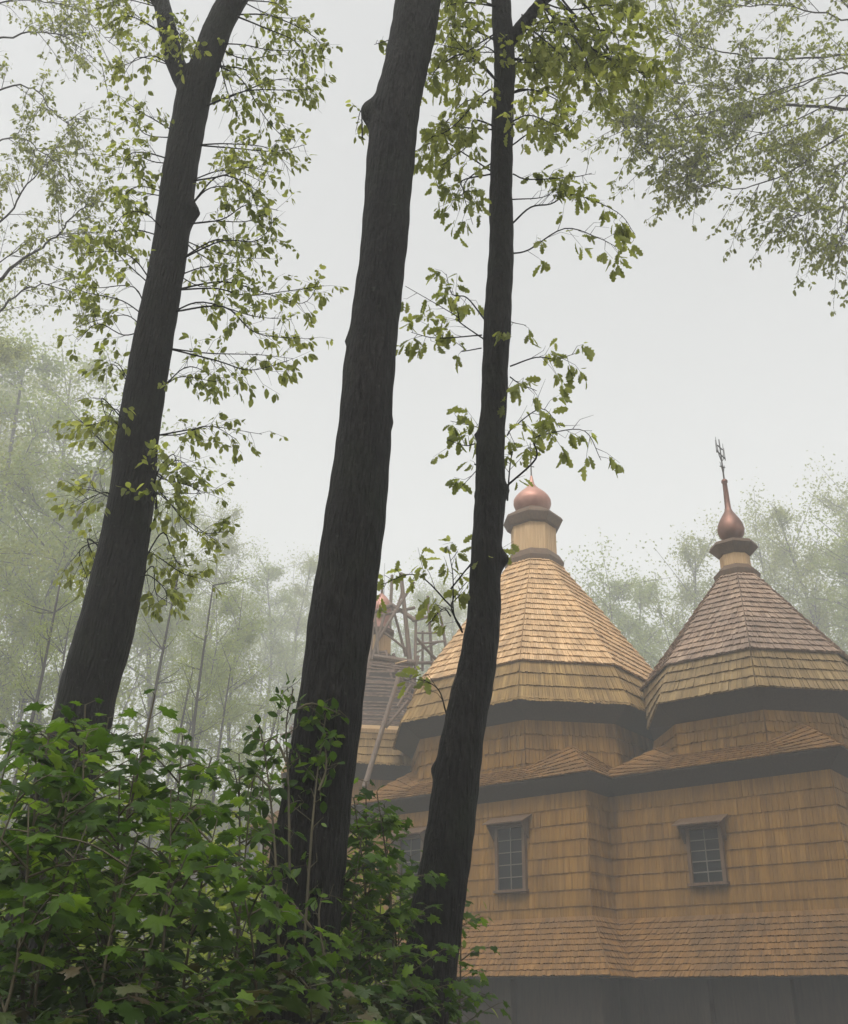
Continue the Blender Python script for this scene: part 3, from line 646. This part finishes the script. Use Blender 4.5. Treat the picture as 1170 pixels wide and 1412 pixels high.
S3t = [[(745, 0), (770, 30), (790, 70), (795, 100)], [(760, -20), (810, 20), (850, 60), (860, 90)], [(720, 20), (735, 60), (740, 110)], [(692, 80), (670, 70), (640, 70), (615, 60)], [(694, 120), (650, 95), (612, 100), (590, 120)], [(692, 60), (640, 40), (600, 45)], [(694, 150), (655, 140), (620, 160), (598, 185)], [(693, 40), (650, 70), (630, 110)], [(690, 10), (640, 5), (605, 15)], [(700, 130), (740, 125), (775, 150), (760, 190)],
       [(706, 40), (750, 30), (800, 45), (840, 60)], [(740, 0), (790, 10), (850, 20), (890, 50)], [(745, 5), (780, 60), (830, 100), (840, 125)], [(720, 30), (760, 70), (790, 100)], [(706, 80), (740, 90), (770, 80)], [(760, -10), (830, 0), (880, 15)], [(770, 0), (820, 60), (870, 90), (900, 100)],
       [(695, 180), (660, 170), (625, 190), (605, 215)], [(696, 100), (730, 60), (760, 40)], [(702, 170), (730, 160), (760, 165)]]
make_tree('oak_tree', 'slender dark trunk in front of the church, knobbed and hung with lobed leaves', 'tree', T3, 7.2, 0.,
          [(690, 772, .06, (1, 0, .1)), (690, 678, .055, (1, 0, .4)), (657, 600, .03, (-1, 0, 0)), (606, 1062, .04, (-1, 0, 0)), (660, 683, .025, (-1, 0, 0))],
          [[(700, 60, 18, 7.2), (718, 38, 17, 7.2), (745, 5, 16, 7.2), (775, -40, 14, 7.3)]],
          [(s, 0, random.uniform(-.5, .5), 1.0) for s in S3] + auto_sprays(S3t, 22, 1, 8), OAK, M['leaf_near'], .112, 23, .32, 1.15)

# boughs of two trees that stand just outside the picture
def side_tree(name, label, base, r, top, boughs, leaf, ls, seed, lm, tl, dens, nsub):
    random.seed(seed); gz = gh(*base); root = empty(name, (base[0], base[1], gz)); tag(root, label, 'tree')
    def pt_(mb, nm, mt, smooth=True):
        o = mb.build(nm, mt, None, smooth) if isinstance(mb, MB) else link(nm, mb, mt)
        o.parent = root; o.matrix_parent_inverse = Matrix.Translation(-Vector(root.location)); return o
    mb = MB(); trunk_mesh(mb, [(base[0], base[1], gz-.3, r*1.4), (base[0], base[1], gz+1, r), (base[0]+.2, base[1]+.1, gz+top*.5, r*.8), (base[0]+.1, base[1], gz+top, r*.35)], 20, .03, seed); pt_(mb, 'trunk', M['bark_far'])
    wd = MB(); lv = Leaves()
    for (pts, Y0, Y1, r0) in boughs:
        k = len(pts); Y0 *= 1.5; Y1 *= 1.5; r0 *= 1.2; P = [at(x, y, Y0+(Y1-Y0)*i/(k-1)) for i, (x, y) in enumerate(pts)]
        s0 = Vector((base[0], base[1], max(gz+2, P[0].z-abs(P[0].x-base[0])*.5)))
        Q = smooth_line([tuple(s0), tuple(s0.lerp(P[0], .6)+Vector((0, 0, .2)))]+[tuple(p) for p in P], 5)
        Q[7:] += np.array([[random.gauss(0, .035) for _ in range(3)] for _ in Q[7:]])
        wd.tube(Q, [r0*1.0-(r0*1.0-.006)*(i/(len(Q)-1))**.7 for i in range(len(Q))], 8)
        Pb = [Vector(q) for q in Q[10:]]; L = sum((Pb[i+1]-Pb[i]).length for i in range(len(Pb)-1))
        for i in range(int(L*nsub)):
            f = random.random()**.8*(len(Pb)-1.01); a = int(f); p = Pb[a].lerp(Pb[a+1], f-a); tg = (Pb[a+1]-Pb[a]).normalized()
            d = (tg*.8+rv().cross(tg).normalized()*.8).normalized(); l = random.uniform(.5, 1.9)
            spray(wd, lv, [p, p+d*l*.5+rv(.05), p+d*l+Vector((0, 0, -.15*l))], .010, .0035, max(3, int(l*9*dens)), tl, ls, 6, .6, .15, 3)
    pt_(wd, 'branches', M['bark_far']); pt_(lv.mesh('foliage', leaf), 'foliage', lm)
side_tree('broadleaf_tree', 'tree past the right edge whose leafy boughs spread into the upper right corner', (15.5, 20.2), .4, 27,
          [([(1185, 150), (1060, 152), (970, 188), (905, 215), (868, 160)], 13, 12.4, .07), ([(1180, 75), (1060, 82), (960, 62), (880, 22)], 13, 11.8, .05), ([(1180, 180), (1090, 235), (1010, 260), (935, 225)], 13, 12.5, .045),
           ([(1180, 230), (1140, 280), (1085, 305)], 13, 13.2, .035), ([(1175, 30), (1090, 10), (1000, 10), (930, 60)], 12.8, 12, .04), ([(1160, 100), (1080, 130), (1000, 120), (900, 110)], 13.2, 12.8, .04), ([(1180, 20), (1120, -40), (1000, -60), (880, -20)], 13, 12, .04),
           ([(1180, 270), (1160, 310), (1162, 340)], 13, 13.4, .03), ([(1180, 120), (1130, 190), (1100, 240)], 13.5, 13.2, .03), ([(1185, 215), (1150, 240), (1110, 285), (1080, 322)], 13, 13, .03), ([(1185, 255), (1170, 300), (1155, 345)], 13, 13, .025),
           ([(1180, 130), (1080, 175), (1000, 205), (950, 225)], 12.6, 12.4, .03), ([(1180, 90), (1000, 150), (900, 170), (855, 175)], 12.8, 12.2, .03)],
          OVATE, .13, 31, M['leaf_pale'], .40, 1.1, 5.5)
side_tree('broadleaf_tree', 'tree past the left edge whose leafy boughs hang into the upper left corner', (-14, 21), .38, 25,
          [([(-15, 395), (30, 358), (72, 330), (110, 290), (150, 275)], 14, 13.4, .07), ([(-15, 330), (25, 275), (60, 230), (110, 205)], 14, 13.5, .05), ([(-15, 60), (40, 45), (90, 50), (140, 90)], 13, 12.4, .05), ([(-15, 130), (40, 120), (80, 160), (120, 170)], 13, 12.6, .045),
           ([(-15, 10), (50, 0), (110, 15), (150, 60)], 13, 12.4, .04), ([(-15, 200), (30, 190), (70, 220), (95, 260)], 13.4, 13, .035), ([(-15, 440), (30, 400), (80, 395), (120, 420)], 15, 15, .05), ([(-15, 370), (50, 330), (120, 320)], 14.5, 14.5, .035)],
          OVATE, .12, 32, M['leaf_pale'], .40, 1.05, 4.5)

# ------------------------------------------------------------ wood in the fog: six kinds of crown, each standing tree its own object
def grow(seed, H, spreadr, nleaf, ls, lean=.0, low=.35):
    r = random.Random(seed); mb = MB(); cr = MB(); P = [(0, 0, -.5), (r.uniform(-.2, .2), r.uniform(-.2, .2), H*.25), (r.uniform(-.6, .6)+lean, r.uniform(-.5, .5), H*.6), (r.uniform(-.9, .9)+lean*2, r.uniform(-.7, .7), H*.95)]
    Q = smooth_line(P, 5); rad = .012*H
    mb.tube(Q, [rad*(1-.85*i/(len(Q)-1)) for i in range(len(Q))], 8)
    tips = []
    nl = r.randint(13, 17)
    for i in range(nl):
        t = low+(1-low)*(i+.5)/nl; f = t*(len(Q)-1); a = min(int(f), len(Q)-2); p = Vector(Q[a]).lerp(Vector(Q[a+1]), f-a)
        az = i*2.4+r.uniform(-.5, .5); ln = spreadr*(1.05-.75*((t-low)/(1-low))**1.3)*r.uniform(.7, 1.15); upk = r.uniform(.5, 1.2)
        d = Vector((math.cos(az), math.sin(az), upk)).normalized()
        e = p+d*ln; m_ = p.lerp(e, .5)+Vector((0, 0, -.06*ln))
        cr.tube([p, m_, e], [rad*.35*(1.1-t), rad*.22*(1.1-t)+.01, .012], 5, False)
        for k in range(11):
            s = r.uniform(.25, 1); q = (p.lerp(m_, s*2) if s < .5 else m_.lerp(e, s*2-1))
            dd = (d*.6+Vector((r.gauss(0, .6), r.gauss(0, .6), r.gauss(.25, .45)))).normalized(); l2 = ln*r.uniform(.25, .6)
            e2 = q+dd*l2; cr.tube([q, e2], [.018, .007], 4, False); tips.append((q, e2))
    for k in range(22):
        q = Vector(Q[-1-r.randint(0, 6)]); e2 = q+Vector((r.gauss(0, 1.0), r.gauss(0, 1.0), r.uniform(.4, 2.0))); cr.tube([q, e2], [.02, .007], 4, False); tips.append((q, e2))
    lv = Leaves(); wts = [r.uniform(.2, 1.3)*(.35+(e-q).length) for q, e in tips]; tot = sum(wts)
    for (q, e2), w_ in zip(tips, wts):
        for _ in range(int(nleaf*w_/tot)):
            c = q.lerp(e2, r.uniform(.0, 1.2)); s = .10+.13*(e2-q).length*r.random()**.5*1.6
            g = Vector([max(-1.5*s, min(1.5*s, r.gauss(0, s*k_))) for k_ in (1, 1, .8)])
            lv.add(c+g, (r.gauss(0, 1), r.gauss(0, 1), r.gauss(-.6, .6)), (r.gauss(0, 1), r.gauss(0, 1), r.gauss(.6, .6)), ls*r.uniform(.6, 1.3))
    tm = bpy.data.meshes.new('trunk'); tm.from_pydata(mb.v, [], mb.f); tm.materials.append(M['bark_far']); tm.polygons.foreach_set('use_smooth', [True]*len(tm.polygons))
    bm = bpy.data.meshes.new('branches'); bm.from_pydata(cr.v, [], cr.f); bm.materials.append(M['bark_far'])
    lm = lv.mesh('crown', SIMPLE); lm.materials.append(M['leaf_far'] if seed % 2 else M['leaf_pale'])
    return tm, bm, lm
KIND = [grow(101, 16, 3.6, 17000, .13), grow(102, 18, 4.2, 19000, .13), grow(103, 14, 3.4, 15000, .12), grow(104, 17, 3.4, 14000, .13, 0, .3), grow(105, 12, 3.2, 13000, .12, 0, .15), grow(106, 19, 4.5, 20000, .13, 0, .25)]
HK = [16, 18, 14, 17, 12, 19]
def wood_tree(kind, px, ytop, Y, label, rz=0):
    """a tree of a kind whose top shows at px, ytop when standing Y metres ahead"""
    T = at(px, ytop, Y); gz = gh(T.x, T.y); s = (T.z-gz)/(HK[kind]+1.0)
    o = empty('forest_tree', (T.x, T.y, gz)); o.rotation_euler.z = rz; o.scale = (s, s, s)
    tag(o, label, 'tree', 'trees of the misty wood')
    for nm, me in zip(('trunk', 'branches', 'crown'), KIND[kind]):
        c = bpy.data.objects.new(nm, me); C.objects.link(c); c.parent = o
WOOD = [
 (5, -20, 395, 19, 'misty tree at the left edge with a broad pale crown, nearest of the wood', .3),
 (0, 60, 430, 26, 'tall misty tree just left of the forked trunk, rising above its neighbours', 1.2),
 (3, 118, 470, 31, 'misty tree half hidden behind the forked trunk with an airy top', 2.1),
 (1, 25, 470, 36, 'far pale tree crowding behind the broad crown at the left edge', 4.0),
 (4, 150, 560, 23, 'low bushy misty tree behind the lower half of the forked trunk', 3.0),
 (2, 205, 600, 34, 'misty tree rising just right of the forked trunk', .9),
 (0, 258, 660, 30, 'misty tree right of the forked trunk whose crown stands under the lowest leaves', 2.5),
 (1, 310, 690, 38, 'misty tree with a pointed top midway between the forked trunk and the middle trunk', 5.1),
 (4, 350, 800, 26, 'short misty tree above the saplings left of the middle trunk', 1.7),
 (2, 382, 760, 42, 'pale far tree left of the middle trunk, second nearest to it', .2),
 (3, 425, 745, 45, 'very pale tree touching the left side of the middle trunk', 3.6),
 (4, 290, 840, 24, 'bushy short tree low between the saplings and the pointed misty tree', 4.4),
 (4, 60, 760, 21, 'bushy short tree low at the left, left of the forked trunk foot', 5.0),
 (5, 470, 790, 50, 'faint tree mostly hidden behind the middle trunk', 1.0),
 (2, 575, 790, 46, 'faint tree rising behind the timber scaffolding', 2.2),
 (1, 625, 800, 50, 'faint tree between the scaffolding and the slender oak trunk', 3.3),
 (2, 838, 770, 40, 'greyish misty tree filling the dip just right of the big pyramid roof', .5),
 (0, 885, 765, 43, 'misty tree between the two pyramid roofs with a rounded top', 1.9),
 (3, 945, 712, 40, 'misty tree just left of the right tower drum with a sparse crown', 2.8),
 (1, 1040, 690, 42, 'misty tree directly behind the right tower spire, on its right side', 4.6),
 (3, 1085, 675, 36, 'misty tree right of the spire with upright pale limbs', .1),
 (5, 1150, 635, 39, 'tallest misty tree at the right edge above the roof slope', 1.4),
 (4, 905, 850, 38, 'low dark misty bushy tree in the notch between the pyramid roofs', 3.9),
 (2, 1190, 700, 33, 'misty tree cut off by the right edge low over the roof', 5.6),
]
for k in WOOD: wood_tree(k[0], k[1], k[2], k[3]*(2.9 if k[1] < 600 else 2.6), k[4], k[5])
# far rows that close the view
def far_mass():
    lv = Leaves(); wd = MB(); r = random.Random(77)
    for i in range(46):
        px = -120+i*31; Y = r.uniform(135, 165)
        if 480 < px < 560: Y = 145
        top = 800 + r.uniform(-40, 40) if px > 300 else 640 + (px)*.45 + r.uniform(-40, 40)
        T = at(px, top, Y); gz = gh(T.x, T.y); Hh = T.z-gz
        wd.tube([(T.x, T.y, gz-.5), (T.x+r.uniform(-.6, .6), T.y, gz+Hh*.5), (T.x, T.y, T.z-.5)], [.2, .13, .04], 5)
        for _ in range(24):
            c = Vector((T.x+r.gauss(0, 3.2), T.y+r.gauss(0, 2.5), gz+Hh*r.uniform(.12, .9)))
            for _ in range(170): lv.add(c+Vector([max(-1.5, min(1.5, r.gauss(0, k_))) for k_ in (1.05, 1.05, .75)]), (r.gauss(0, 1), r.gauss(0, 1), r.gauss(0, 1)), (r.gauss(0, 1), r.gauss(0, 1), 1), r.uniform(.2, .36))
    o = link('distant_wood', lv.mesh('distant_wood', SIMPLE), M['leaf_far']); tag(o, 'faint far wood dissolving into the fog behind the nearer trees', 'woodland', kind='stuff')
    q = wd.build('trunks', M['bark_far'], o)
far_mass()
# bare stems between the crowns at the left
POLE = None
r = random.Random(9)
for i, (px, Y, lab) in enumerate([(18, 17, 'thin bare stem at the left edge, leaning right, in the mist above the saplings'), (52, 20, 'pair-like thin stem left of the forked trunk foot, nearer the picture edge side'), (74, 23, 'thin pale stem almost touching the left side of the forked trunk foot'),
                                  (182, 19, 'thin stem just right of the forked trunk foot, slightly curved'), (208, 22, 'thin stem over the tallest sapling tip, leaning right'), (232, 25, 'faint thin stem right of the tallest sapling tip'), (262, 20, 'thin stem in the mist above the middle of the saplings, forking high'),
                                  (300, 24, 'faint stem over the dip in the sapling tops'), (338, 22, 'thin stem left of the climbing plant on the middle trunk'), (128, 27, 'faint stem behind the forked trunk foot'), (362, 27, 'faint leaning stem nearest to the middle trunk')]):
    Y *= 2.3; B = at(px, 1060, Y); gz = gh(B.x, B.y); Hh = r.uniform(14, 20); ln = r.uniform(-.3, 1.6)
    root = empty('young_tree', (B.x, B.y, gz)); tag(root, lab, 'tree', 'bare stems in the misty wood')
    mb = MB(); pts = smooth_line([(0, 0, -.4), (ln*.2+r.uniform(-.1, .1), 0, Hh*.35), (ln*.6+r.uniform(-.2, .2), 0, Hh*.7), (ln, 0, Hh)], 4)
    mb.tube(pts, [.13*(1-.7*q/(len(pts)-1)) for q in range(len(pts))], 7); o = mb.build('trunk', M['bark_far'], None, True); o.parent = root
    mb = MB(); lv = Leaves()
    for k in range(14):
        q = Vector(pts[r.randint(4, len(pts)-1)]); d = Vector((r.gauss(0, 1), r.gauss(0, 1), r.uniform(.3, 1.2))).normalized(); e = q+d*r.uniform(.8, 2.4); mb.tube([q, q.lerp(e, .5)+Vector((0, 0, -.08)), e], [.028, .018, .006], 4, False)
        for _ in range(70): lv.add(q.lerp(e, r.uniform(.4, 1.1))+Vector((r.gauss(0, .22), r.gauss(0, .22), r.gauss(0, .16))), (r.gauss(0, 1), r.gauss(0, 1), -.5), (r.gauss(0, .5), r.gauss(0, .5), 1), r.uniform(.08, .14))
    o = mb.build('branches', M['bark_far']); o.parent = root; o = link('crown', lv.mesh('crown', SIMPLE), M['leaf_far']); o.parent = root

# ------------------------------------------------------------ saplings
stem_m = plain_wood('green_brown_stem', (.035, .03, .015), (.08, .065, .03)); M['stem'] = stem_m
def sapling(px, ytop, Y, label, ls=.115, lean=0., full=1., seed=0, low=.15, group='maple saplings under the trees'):
    r = random.Random(seed*7+3); T = at(px, ytop, Y); bx = T.x+lean+r.uniform(-.08, .08); by = T.y+r.uniform(-.1, .1); gz = gh(bx, by); Hh = T.z-gz
    root = empty('maple_sapling', (bx, by, gz)); tag(root, label, 'sapling', group)
    B = Vector((0, 0, -.1)); E = Vector((T.x-bx, T.y-by, Hh)); side = Vector((r.uniform(-.12, .12), r.uniform(-.12, .12), 0))
    st = smooth_line([tuple(B), tuple(B.lerp(E, .35)+side), tuple(B.lerp(E, .7)+side*.7), tuple(E)], 6)
    mb = MB(); lv = Leaves(); mb.tube(st, [.013*(1-.7*q/(len(st)-1))*(Hh/2.2)**.5 for q in range(len(st))], 6)
    def pair(p, tg, az, k, sz):
        a = Vector((math.cos(az), math.sin(az), 0)); a = (a - tg*a.dot(tg)*.5).normalized()
        for s in (1, -1):
            if r.random() > full*.95: continue
            d = (a*s*1.0+tg*.45+Vector((r.gauss(0, .15), r.gauss(0, .15), 0))).normalized(); pl = sz*r.uniform(.4, 1.0)
            e = p+d*pl; mb.tube([p, e], [.0022, .0016], 3, False)
            ld = (d+Vector((0, 0, -.65+r.gauss(0, .25)))).normalized()
            lv.add(e, ld, Vector((r.gauss(0, .3), r.gauss(0, .3), 1))+d*.35, sz*r.uniform(.65, 1.2))
    def axis(P, Lt, az0, sz, step):
        k = len(P); d = 0; acc = 0; az = az0
        for i in range(k-1):
            a, b = Vector(P[i]), Vector(P[i+1]); L = (b-a).length; tg = (b-a).normalized(); x_ = 0
            while acc+x_ < L:
                x_n = acc+x_; p = a+tg*x_n; pair(p, tg, az, 0, sz); az += math.pi/2+r.uniform(-.3, .3); x_ += step*r.uniform(.7, 1.3)
            acc = acc+x_-L
        pair(Vector(P[-1]), (Vector(P[-1])-Vector(P[-2])).normalized(), az, 0, sz*.6)
    k0 = int(len(st)*low); axis(st[k0:], 1, r.uniform(0, 6), ls, .13)
    nb = int(Hh*6)
    for i in range(nb):
        t = low+(.92-low)*(i+r.random())/nb; f = t*(len(st)-1); a = min(int(f), len(st)-2); p = Vector(st[a]).lerp(Vector(st[a+1]), f-a)
        az = i*2.4+r.uniform(-.6, .6); l = r.uniform(.25, .65)*(1.15-t*.75); d = Vector((math.cos(az), math.sin(az), r.uniform(.35, .9))).normalized()
        bp = smooth_line([tuple(p), tuple(p+d*l*.5), tuple(p+d*l+Vector((0, 0, -.05)))], 3); mb.tube(bp, [.005, .0046, .004, .0035, .003, .0026, .002][:len(bp)], 4, False)
        axis(bp[2:], 1, r.uniform(0, 6), ls*.9, .085)
    o = mb.build('stem', M['stem']); o.parent = root; o = link('foliage', lv.mesh('foliage', MAPLE), M['leaf_maple']); o.parent = root
    return root
SAP = [
 (20, 1010, 4.6, 'maple sapling at the left edge reaching up beside the picture border'),
 (75, 980, 5.0, 'maple sapling with drooping top leaves just left of the forked trunk foot'),
 (118, 972, 5.0, 'maple sapling whose small top leaf crosses the forked trunk foot'),
 (150, 990, 5.3, 'maple sapling with wide leaves right under the forked trunk foot'),
 (214, 958, 4.9, 'tallest maple sapling, its pale bud tip standing over the others'),
 (252, 1015, 5.3, 'maple sapling just right of the tallest one with a flat top'),
 (292, 1045, 5.7, 'maple sapling in the shallow dip of the sapling tops'),
 (330, 1040, 6.0, 'small leaved maple sapling left of the climbing plant'),
 (362, 1062, 6.6, 'maple sapling at the left side of the middle trunk under the vine'),
 (40, 1060, 4.0, 'nearer dark maple sapling low at the left edge'),
 (98, 1080, 4.2, 'nearer maple sapling below the forked trunk foot'),
 (165, 1075, 4.1, 'nearer maple sapling with a broad green top left of the tallest stem'),
 (236, 1090, 4.2, 'nearer maple sapling with thin upright stems below the tallest tip'),
 (300, 1130, 4.4, 'nearer maple sapling with glossy leaves right of the upright stems'),
 (325, 1190, 4.4, 'maple sapling close in front of the middle trunk left side'),
 (55, 1030, 4.4, 'maple sapling with a leaning leafy top near the left edge, before the forked trunk'),
 (122, 1010, 4.5, 'maple sapling covering the forked trunk foot with overlapping leaves'),
 (190, 1040, 4.6, 'maple sapling immediately left of the tallest one'),
 (270, 1070, 4.8, 'maple sapling with many small leaves right of the tallest stem'),
 (345, 1110, 5.1, 'maple sapling beside the middle trunk with a low rounded top'),
 (120, 1140, 3.9, 'dark maple sapling deep in the thicket below the forked trunk'),
 (190, 1150, 3.9, 'dark maple sapling deep in the thicket between the forked trunk and the upright stems'),
 (262, 1170, 3.9, 'dark maple sapling deep in the thicket under the dip of the sapling tops'),
 (40, 1110, 3.8, 'dark maple sapling deep in the thicket near the left edge'),
 (520, 1092, 6.6, 'bright maple sapling forming the right half of the leafy dome by the middle trunk'),
 (488, 1100, 6.4, 'bright maple sapling forming the left half of the leafy dome by the middle trunk'),
 (500, 1150, 6.2, 'mid green maple sapling under the leafy dome right of the middle trunk'),
 (555, 1190, 7.9, 'maple sapling rising in the gap left of the oak trunk, below the church window'),
 (515, 1190, 6.3, 'maple sapling with thin stems in the gap between the two thick trunks'),
 (545, 1245, 6.6, 'leafy maple sapling low in the gap, close to the oak trunk'),
 (585, 1215, 8.3, 'maple sapling with broad leaves directly behind the oak trunk left edge'),
 (478, 1180, 6.1, 'dark maple sapling against the right side of the middle trunk'),
 (505, 1078, 6.9, 'bright maple sapling topped by a leafy dome right of the middle trunk'),
 (530, 1110, 7.4, 'bright maple sapling under the church eave, behind the leafy dome'),
 (478, 1120, 6.8, 'maple sapling hugging the right side of the middle trunk'),
 (566, 1180, 8.2, 'maple sapling with broad pale leaves just left of the oak trunk'),
 (608, 1200, 8.4, 'maple sapling just behind the oak trunk, leaves showing on both its sides'),
 (528, 1210, 7.9, 'maple sapling low between the middle trunk and the oak trunk'),
 (482, 1240, 6.9, 'dark maple sapling low at the right side of the middle trunk foot'),
 (418, 1290, 4.6, 'maple sapling whose leaves cross in front of the middle trunk foot'),
 (462, 1310, 6.9, 'shaded maple sapling just behind the right side of the middle trunk foot'),
 (505, 1280, 7.0, 'maple sapling at the bottom edge midway between the two thick trunks'),
 (545, 1290, 8.0, 'maple sapling at the bottom edge beside the oak trunk foot'),
]
for i, s in enumerate(SAP):
    sapling(s[0], s[1], s[2], s[3], .112 if s[2] < 6 else .11, 0, .97, i, .12 if s[2] < 4.4 else .2)
for i, s in enumerate([(635, 1245, 7.8, 'small sprig of green leaves peeking out right of the oak trunk, upper one'), (622, 1385, 7.6, 'sapling tip peeking out right of the oak trunk at the bottom edge')]):
    sapling(s[0], s[1], s[2], s[3], .10, -.1, .8, 60+i, .3)

# plant climbing on the middle trunk
random.seed(41)
cl = empty('climbing_plant', tuple(at(430, 1300, 5.7))); tag(cl, 'leafy climber clinging to the lower middle trunk, reaching out on its left side', 'climber')
wd = MB(); lv = Leaves()
for pts in ([(385, 1330), (380, 1180), (372, 1090), (365, 1040), (358, 1000)], [(400, 1200), (398, 1080), (395, 1000), (405, 950)], [(420, 1300), (430, 1150), (440, 1050), (450, 985)], [(395, 1050), (380, 1020), (362, 1025)],
            [(400, 985), (430, 970), (470, 985)], [(440, 1090), (450, 1060), (448, 1020)], [(372, 1085), (352, 1070), (345, 1100)], [(430, 1280), (400, 1240), (385, 1220)], [(450, 1330), (440, 1270), (445, 1230)], [(410, 1380), (400, 1330), (380, 1290)]):
    P = [at(x, y, 5.66+.02*i) for i, (x, y) in enumerate(pts)]
    spray(wd, lv, P, .008, .003, max(6, int(14*(P[0]-P[-1]).length)), .16, .075, 4, .35, .1, 4)
for o in (wd.build('stems', M['stem']), link('foliage', lv.mesh('foliage', OVATE), M['leaf_maple'])): o.parent = cl; o.matrix_parent_inverse = Matrix.Translation(-Vector(cl.location))

# bushy undergrowth on the slope behind the saplings
r = random.Random(91); lv = Leaves(); wd = MB()
for _ in range(300):
    y = r.uniform(11, 46); x = r.uniform(-.55, -.03)*y; z = gh(x, y); h = r.uniform(1.2, 3.2)
    wd.tube([(x, y, z-.2), (x+r.gauss(0, .2), y, z+h*.6), (x+r.gauss(0, .4), y, z+h)], [.02, .015, .006], 4, False)
    for _ in range(110):
        t = r.random()**.6; lv.add((x+r.gauss(0, .55), y+r.gauss(0, .5), z+h*t*1.1), (r.gauss(0, 1), r.gauss(0, 1), r.gauss(-.3, .5)), (r.gauss(0, .5), r.gauss(0, .5), 1), r.uniform(.10, .20))
o = link('undergrowth', lv.mesh('undergrowth', OVATE), M['leaf_far']); tag(o, 'bushy green undergrowth on the misty slope behind the maple saplings', 'undergrowth', kind='stuff')
wd.build('stems', M['bark_far'], o)
# leafy ground cover
r = random.Random(55); lv = Leaves()
for _ in range(9000):
    x = r.uniform(-4.5, .6); y = r.uniform(2.6, 10); z = gh(x, y)
    lv.add((x, y, z+r.random()**2*.45), (r.gauss(0, 1), r.gauss(0, 1), r.gauss(0, .3)), (r.gauss(0, .35), r.gauss(0, .35), 1), r.uniform(.05, .11))
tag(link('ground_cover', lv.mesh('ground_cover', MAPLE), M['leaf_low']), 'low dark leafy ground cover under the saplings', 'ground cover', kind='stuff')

# ------------------------------------------------------------ fog
mb = MB(); mb.box((-330, -320, -4), (660, 0, 0), (0, 670, 0), (0, 0, 104))
m = bpy.data.materials.new('fog_air'); m.use_nodes = True; t = m.node_tree; t.nodes.clear()
pv = t.nodes.new('ShaderNodeVolumePrincipled'); pv.inputs['Density'].default_value = HAZE; pv.inputs['Color'].default_value = (.95, .965, .955, 1); pv.inputs['Anisotropy'].default_value = 0
oo = t.nodes.new('ShaderNodeOutputMaterial'); t.links.new(pv.outputs[0], oo.inputs['Volume'])
tag(mb.build('haze', m), 'pale fog filling the whole wood and hiding the treetops', 'fog', kind='stuff')
